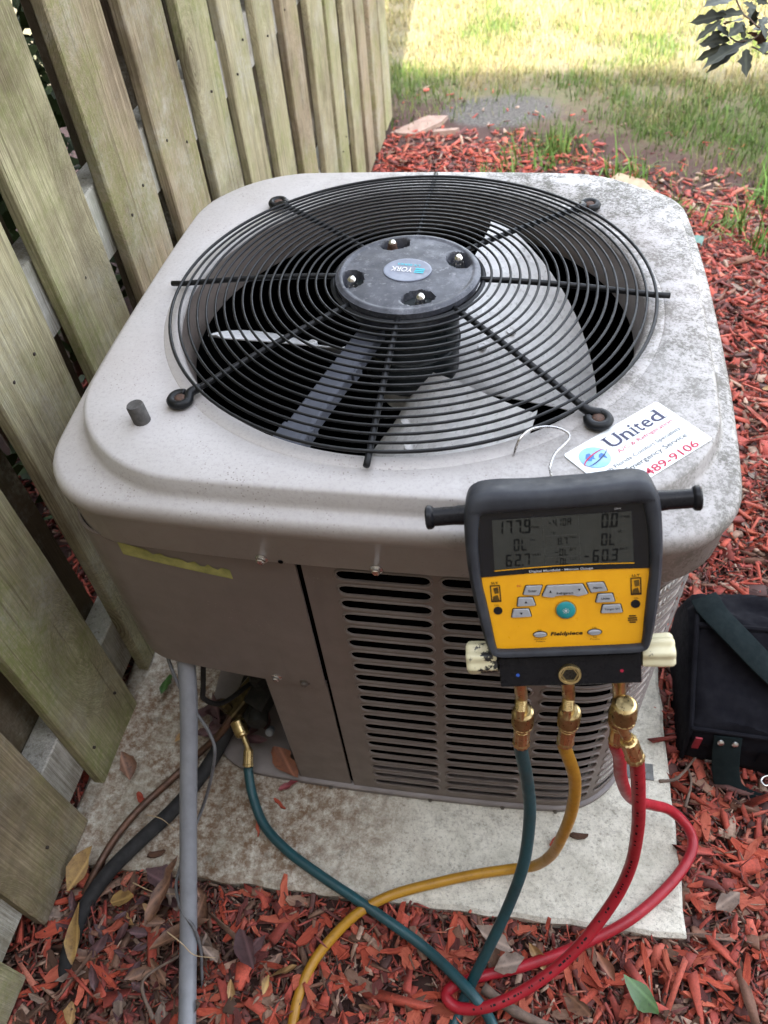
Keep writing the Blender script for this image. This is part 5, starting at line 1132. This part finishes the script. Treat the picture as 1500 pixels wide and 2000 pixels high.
# ================================================================== fallen leaves, twigs and scraps
def leaf_thing(name, kind, x, y, z, rz, L, W, label, group, tilt=(0, 0), fold=.3, curl=.15, seed=0, lobes=0):
    o = link(name, mdata('fallen_leaf', leaf_blade(L, W, lobes, fold, curl, 8, seed), LEAFM[kind], True), None, (x, y, z), (tilt[0], tilt[1], rz)); tag(o, label, 'leaf', group); return o
GL = 'fallen leaves on the mulch and the pad'
single = [('ochre', -.590, -.690, .015, 1.2, .085, .036, 'yellow leaf lying against the fence board by the black pipe', .2), ('ochre', -.525, -.800, .012, 1.9, .10, .030, 'long ochre leaf curled beside the black pipe', .5), ('ochre', -.500, -.700, .016, .4, .050, .040, 'crumpled yellow leaf right of the black pipe', .4),
          ('plum', -.395, -.655, .018, 2.9, .060, .044, 'round plum coloured leaf at the pad edge by the conduit', .2), ('plum', -.245, -.705, .018, -1.0, .075, .034, 'dark plum leaf standing point down right of the conduit', .6), ('brown', -.430, -.720, .020, 1.1, .120, .036, 'long brown curled leaf left of the conduit', .7), ('brown', -.400, -.760, .022, .45, .110, .032, 'slender brown leaf touching the conduit', .7),
          ('green', .470, -.730, .016, 2.5, .075, .036, 'fresh green leaf on the mulch in the lower right corner', .12), ('green', -.560, -.225, .012, -1.3, .060, .026, 'green and yellow leaf on the pad beside the fence', .25), ('grey', .230, -.672, .014, 2.9, .070, .030, 'pale grey leaf at the pad edge under the red hose', .2), ('grey', .575, -.560, .014, .6, .052, .036, 'cream dry leaf on the mulch right of the pad', .3),
          ('rust', -.262, -.368, .035, -.9, .085, .040, 'crumpled rust leaf on the base pan beside the service valve', .5), ('red', -.245, -.448, .010, .4, .045, .016, 'small dark red leaf on the pad below the valve panel', .3), ('tan', -.485, -.38, .015, .9, .050, .020, 'orange leaf on the pad behind the copper pipe', .3), ('plum', -.470, -.345, .02, .5, .12, .034, 'big dark leaf draped over the pad behind the conduit', .7),
          ('plum', -.44, -.372, .03, .35, .13, .026, 'rolled dark brown leaf under the control box', .9), ('brown', -.555, -.470, .012, 2.2, .060, .035, 'brown curled leaf at the foot of the fence board', .8), ('rust', .395, -.700, .018, 2.1, .050, .018, 'orange curled leaf near the green leaf', .5), ('grey', .20, -.705, .016, .3, .055, .032, 'broad dull leaf between the teal hose and the pad', .3), ('ochre', -.18, -.80, .02, 1.4, .03, .014, 'tiny bright yellow leaf beside the conduit foot', .2)]
for i, (k, x, y, z, rz, L, W, lab, fo) in enumerate(single): leaf_thing('fallen_leaf', k, x, y, z, rz, L, W, lab, GL, (rr.uniform(-.25, .25), rr.uniform(-.2, .1)), fo, rr.uniform(.05, .3), i)
for i in range(9):
    x, y = -.345+max(-.06, min(.05, rr.gauss(0, .035))), -.33+max(-.035, min(.06, rr.gauss(0, .03))); o = leaf_thing('fallen_leaf', rr.choice(['plum', 'plum', 'brown']), x, y, rr.uniform(.022, .06), rr.uniform(0, 6.2), rr.uniform(.05, .085), rr.uniform(.022, .036), 'dark wet leaf heaped under the service valves', 'wet leaves under the service valves', (rr.gauss(0, .4), rr.gauss(0, .3)), .5, .3, 200+i)
kinds = [('brown', 'dry brown leaf curled among the mulch chips'), ('tan', 'tan dry leaf lying among the mulch chips'), ('plum', 'dark plum leaf lying among the mulch chips'), ('grey', 'greyed dry leaf lying among the mulch chips')]
LM = {k: [mdata('fallen_leaf', leaf_blade(.07, .026+.004*j, 0, .3+.2*j, .2+.1*j, 8, 40+j), LEAFM[k], True) for j in range(3)] for k, _ in kinds}
n = 0
while n < 120:
    if n < 72: x, y = rr.gauss(-.40, .13), rr.gauss(-.76, .09)
    else: x, y = rr.uniform(-.3, 1.1), rr.uniform(-.95, 1.6)
    if on_pad(np.array(x), np.array(y), .02) or x < -.60 or (.5 < x < 1.1 and -.3 < y < .1) or y < -1: continue
    k, lab = kinds[rr.choice([0, 0, 0, 1, 2, 2, 3] if n < 72 else [0, 1, 3, 3, 2])]
    o = link('fallen_leaf', rr.choice(LM[k]), None, (x, y, float(gz(x, y))+rr.uniform(.018, .034)), (rr.gauss(0, .35), rr.gauss(0, .25), rr.uniform(0, 2*PI))); s_ = rr.uniform(.4, .85); o.scale = (s_, s_, s_)
    zone = 'beside the black pipe' if x < -.45 else 'left of the conduit' if x < -.33 else 'between the conduit and the yellow hose' if x < -.12 and y < -.6 else 'in front of the pad under the hoses' if x < .45 and y < -.6 else 'right of the pad' if y < -.3 else 'behind the tool bag' if y < .6 else 'beyond the lid corner'
    tag(o, lab.replace(' among the mulch chips', '')+' in the mulch '+zone, 'leaf', k+' leaves '+zone); n += 1
for i, (x, y, rz, m) in enumerate([(-.235, -.475, -.6, 1), (-.268, -.523, -1.25, 0), (.300, -.475, .95, 1), (-.45, -.60, .4, 9), (-.52, -.50, -.7, 0), (.345, -.462, .1, 9)]):
    o = link('wood_chip', CH[(10, 8, 10, 9, 7, 9)[i]], None, (x, y, .006), (0, 0, rz)); o.scale = (.62, .62, .8)
    tag(o, ['short red wood chip on the pad beside the teal hose', 'slim red splinter on the pad inside the teal hose curve', 'pink red wood chip on the pad beside the yellow hose', 'brown wood chip on the pad between black pipe and conduit', 'red wood chip on the pad by the copper pipe', 'tiny brown chip on the pad right of the yellow hose'][i], 'wood chip', 'wood chips on the pad')
def stick(name, P, r, label, mat=M_twig, cat='twig'):
    S = spline(P, 5); o = link(name, mdata(name, tube(S, [r*(1-.5*i/len(S))*rr.uniform(.85, 1.1) for i in range(len(S))], 7), mat, True)); tag(o, label, cat)
stick('broken_stick', [(.185, -.735, .004), (.24, -.762, .006), (.31, -.778, .004), (.40, -.80, .004)], .010, 'split grey stick lying on mulch at the bottom')
stick('twig', [(-.36, -.86, .008), (-.395, -.81, .016), (-.345, -.765, .018), (-.33, -.745, .014)], .0036, 'thin forked twig lying left of the conduit')
stick('twig', [(.50, -.335, .0), (.535, -.325, .004), (.575, -.275, .002), (.60, -.24, .0)], .0035, 'thin grey twig beside the tool bag and pad corner'); stick('twig', [(.545, -.38, .0), (.56, -.33, .005), (.555, -.29, .0)], .003, 'short twig leaning on the longer twig by the pad')
stick('straw_stalk', [(-.47, -.66, .02), (-.42, -.672, .026), (-.37, -.668, .024)], .0012, 'pale dry stalk near the pad edge left of the conduit', M_straw, 'straw'); stick('straw_stalk', [(-.35, -.745, .095), (-.32, -.758, .092), (-.30, -.768, .07), (-.275, -.76, .03)], .0011, 'pale straw caught on the conduit', M_straw, 'straw')
stick('straw_stalk', [(-.475, -.545, .05), (-.445, -.548, .046), (-.42, -.56, .03)], .001, 'fine pale stalk lying across the black pipe', M_straw, 'straw')
def slab(name, label, P, z0, z1, mat, cat):
    n = len(P); V = [(x, y, z0) for x, y in P]+[(x*.98+sum(p[0] for p in P)/n*.02, y, z1+rr.uniform(-.006, .006)) for x, y in P]
    o = link(name, mdata(name, (V, [tuple(range(n-1, -1, -1)), tuple(range(n, 2*n))]+[(j, (j+1) % n, n+(j+1) % n, n+j) for j in range(n)]), mat)); tag(o, label, cat)
def gp(x, y): return float(gz(x, y))
slab('board_scrap', 'flat pinkish board scrap lying by the end of the fence', [(-.60, 3.30), (-.46, 3.28), (-.33, 3.42), (-.30, 3.52), (-.42, 3.50)], gp(-.4, 3.4)-.01, gp(-.4, 3.4)+.022, M_pinkstone, 'scrap'); slab('board_scrap', 'thin pale splinter beside the pinkish board scrap', [(-.36, 3.27), (-.24, 3.30), (-.22, 3.33), (-.36, 3.31)], gp(-.3, 3.3), gp(-.3, 3.3)+.03, M_pinkstone, 'scrap')
slab('wood_block', 'flat weathered wood piece between mulch and grass behind the unit', [(.53, 2.62), (.66, 2.48), (.74, 2.52), (.69, 2.64), (.58, 2.70)], gp(.6, 2.6), gp(.6, 2.6)+.045, simple('weathered_scrap', (.42, .32, .22), (.32, .23, .15), 30, .85, bump=.4), 'wood')
wp = [(.80+.05*math.cos(t)*(1+.2*math.sin(3*t)), 1.93+.03*math.sin(t), gp(.8, 1.93)+.03+.012*math.sin(2*t)) for t in [i*.5 for i in range(9)]]
o = link('plastic_scrap', mdata('plastic_scrap', loft([[(x, y, z) for x, y, z in wp], [(x+.01, y+.022, z+.018) for x, y, z in wp]], False), M_litter, True)); tag(o, 'crumpled pale teal plastic scrap on the mulch beside the lid corner', 'litter')
# weeds and tufts at the bed edge
def tuft(x, y, n, h, w, col, label, seed):
    r = np.random.default_rng(seed); k = empty('weed_tuft', (x, y, gp(x, y)), label, 'weed', 'weeds at the edge of the mulch bed')
    V, F, C = blades(n, x-.06*w, x+.06*w, y-.06*w, y+.06*w, h, .0042, lambda a, b: np.ones_like(a), lambda a, b, m: np.array([col])*r.uniform(.7, 1.3, (m, 1)), r)
    o = link('blades', col_mesh('blades', V, F, C, M_grass), k, -k.location); o['kind'] = 'stuff'
tl = [(.02, 2.72, 60, .07, 1.3, 'low green weed tuft in mulch behind the lid'), (.16, 2.95, 90, .08, 2.2, 'broad grassy tuft behind the fan guard at the bed edge'), (.30, 3.10, 70, .11, 1.2, 'bright leafy weed beside the grey sandy patch'), (.62, 2.75, 80, .12, 1.6, 'green weed clump near the weathered wood piece'), (.98, 2.15, 70, .11, 1.5, 'grass clump right of the weathered wood piece'), (1.12, 1.95, 60, .13, 1.2, 'tall grass clump at the frame edge above the teal scrap'), (-.56, 2.05, 50, .10, 1.0, 'small weed sprouting at the foot of the fence'), (1.25, 2.45, 90, .15, 1.8, 'taller grass clump near the shrub shadow'), (.78, 2.35, 70, .08, 1.6, 'low grass patch beside the weathered wood piece')]
for i, (x, y, n, h, w, lab) in enumerate(tl): tuft(x, y, n, h, w, (.10, .19, .035) if i % 2 else (.13, .20, .05), lab, 60+i)

# hedge added beyond the fence to block light and keep its gaps dark
hg = empty('light_blocking_hedge', (-1.35, 1.0, -.1), 'dark green hedge added behind the fence to darken its gaps', 'hedge')
r_ = np.random.default_rng(5); n = 16000
hx = -1.35+np.sign(r_.uniform(-1, 1, n))*r_.uniform(.10, .38, n)*r_.uniform(.7, 1, n); hy = r_.uniform(-2.2, 3.3, n); hz = r_.uniform(-.15, 2.0, n)+.10*np.sin(hy*4)
q = np.array([(-.5, -.22, 0), (.1, -.3, .05), (.5, 0, 0), (.1, .3, .05)])*.075; q = np.einsum('nij,kj->nki', rot_euler(n, .8, r_), q)+np.stack([hx, hy, hz], -1)[:, None]
C = np.array([(.035, .055, .016)])*r_.uniform(.6, 1.6, (n, 1)); o = link('foliage', col_mesh('foliage', q.reshape(-1, 3), np.arange(4*n).reshape(-1, 4), np.repeat(C, 4, 0), M_grass), hg, -hg.location)
part('inner_twigs', join(*[tube([(-1.35+r_.normal(0, .05), y, -.2), (-1.35+r_.normal(0, .08), y+r_.normal(0, .1), .9), (-1.35+r_.normal(0, .14), y+r_.normal(0, .2), 1.85)], [.02, .012, .004], 6) for y in np.arange(-2.1, 3.3, .12)]), M_twig, hg)
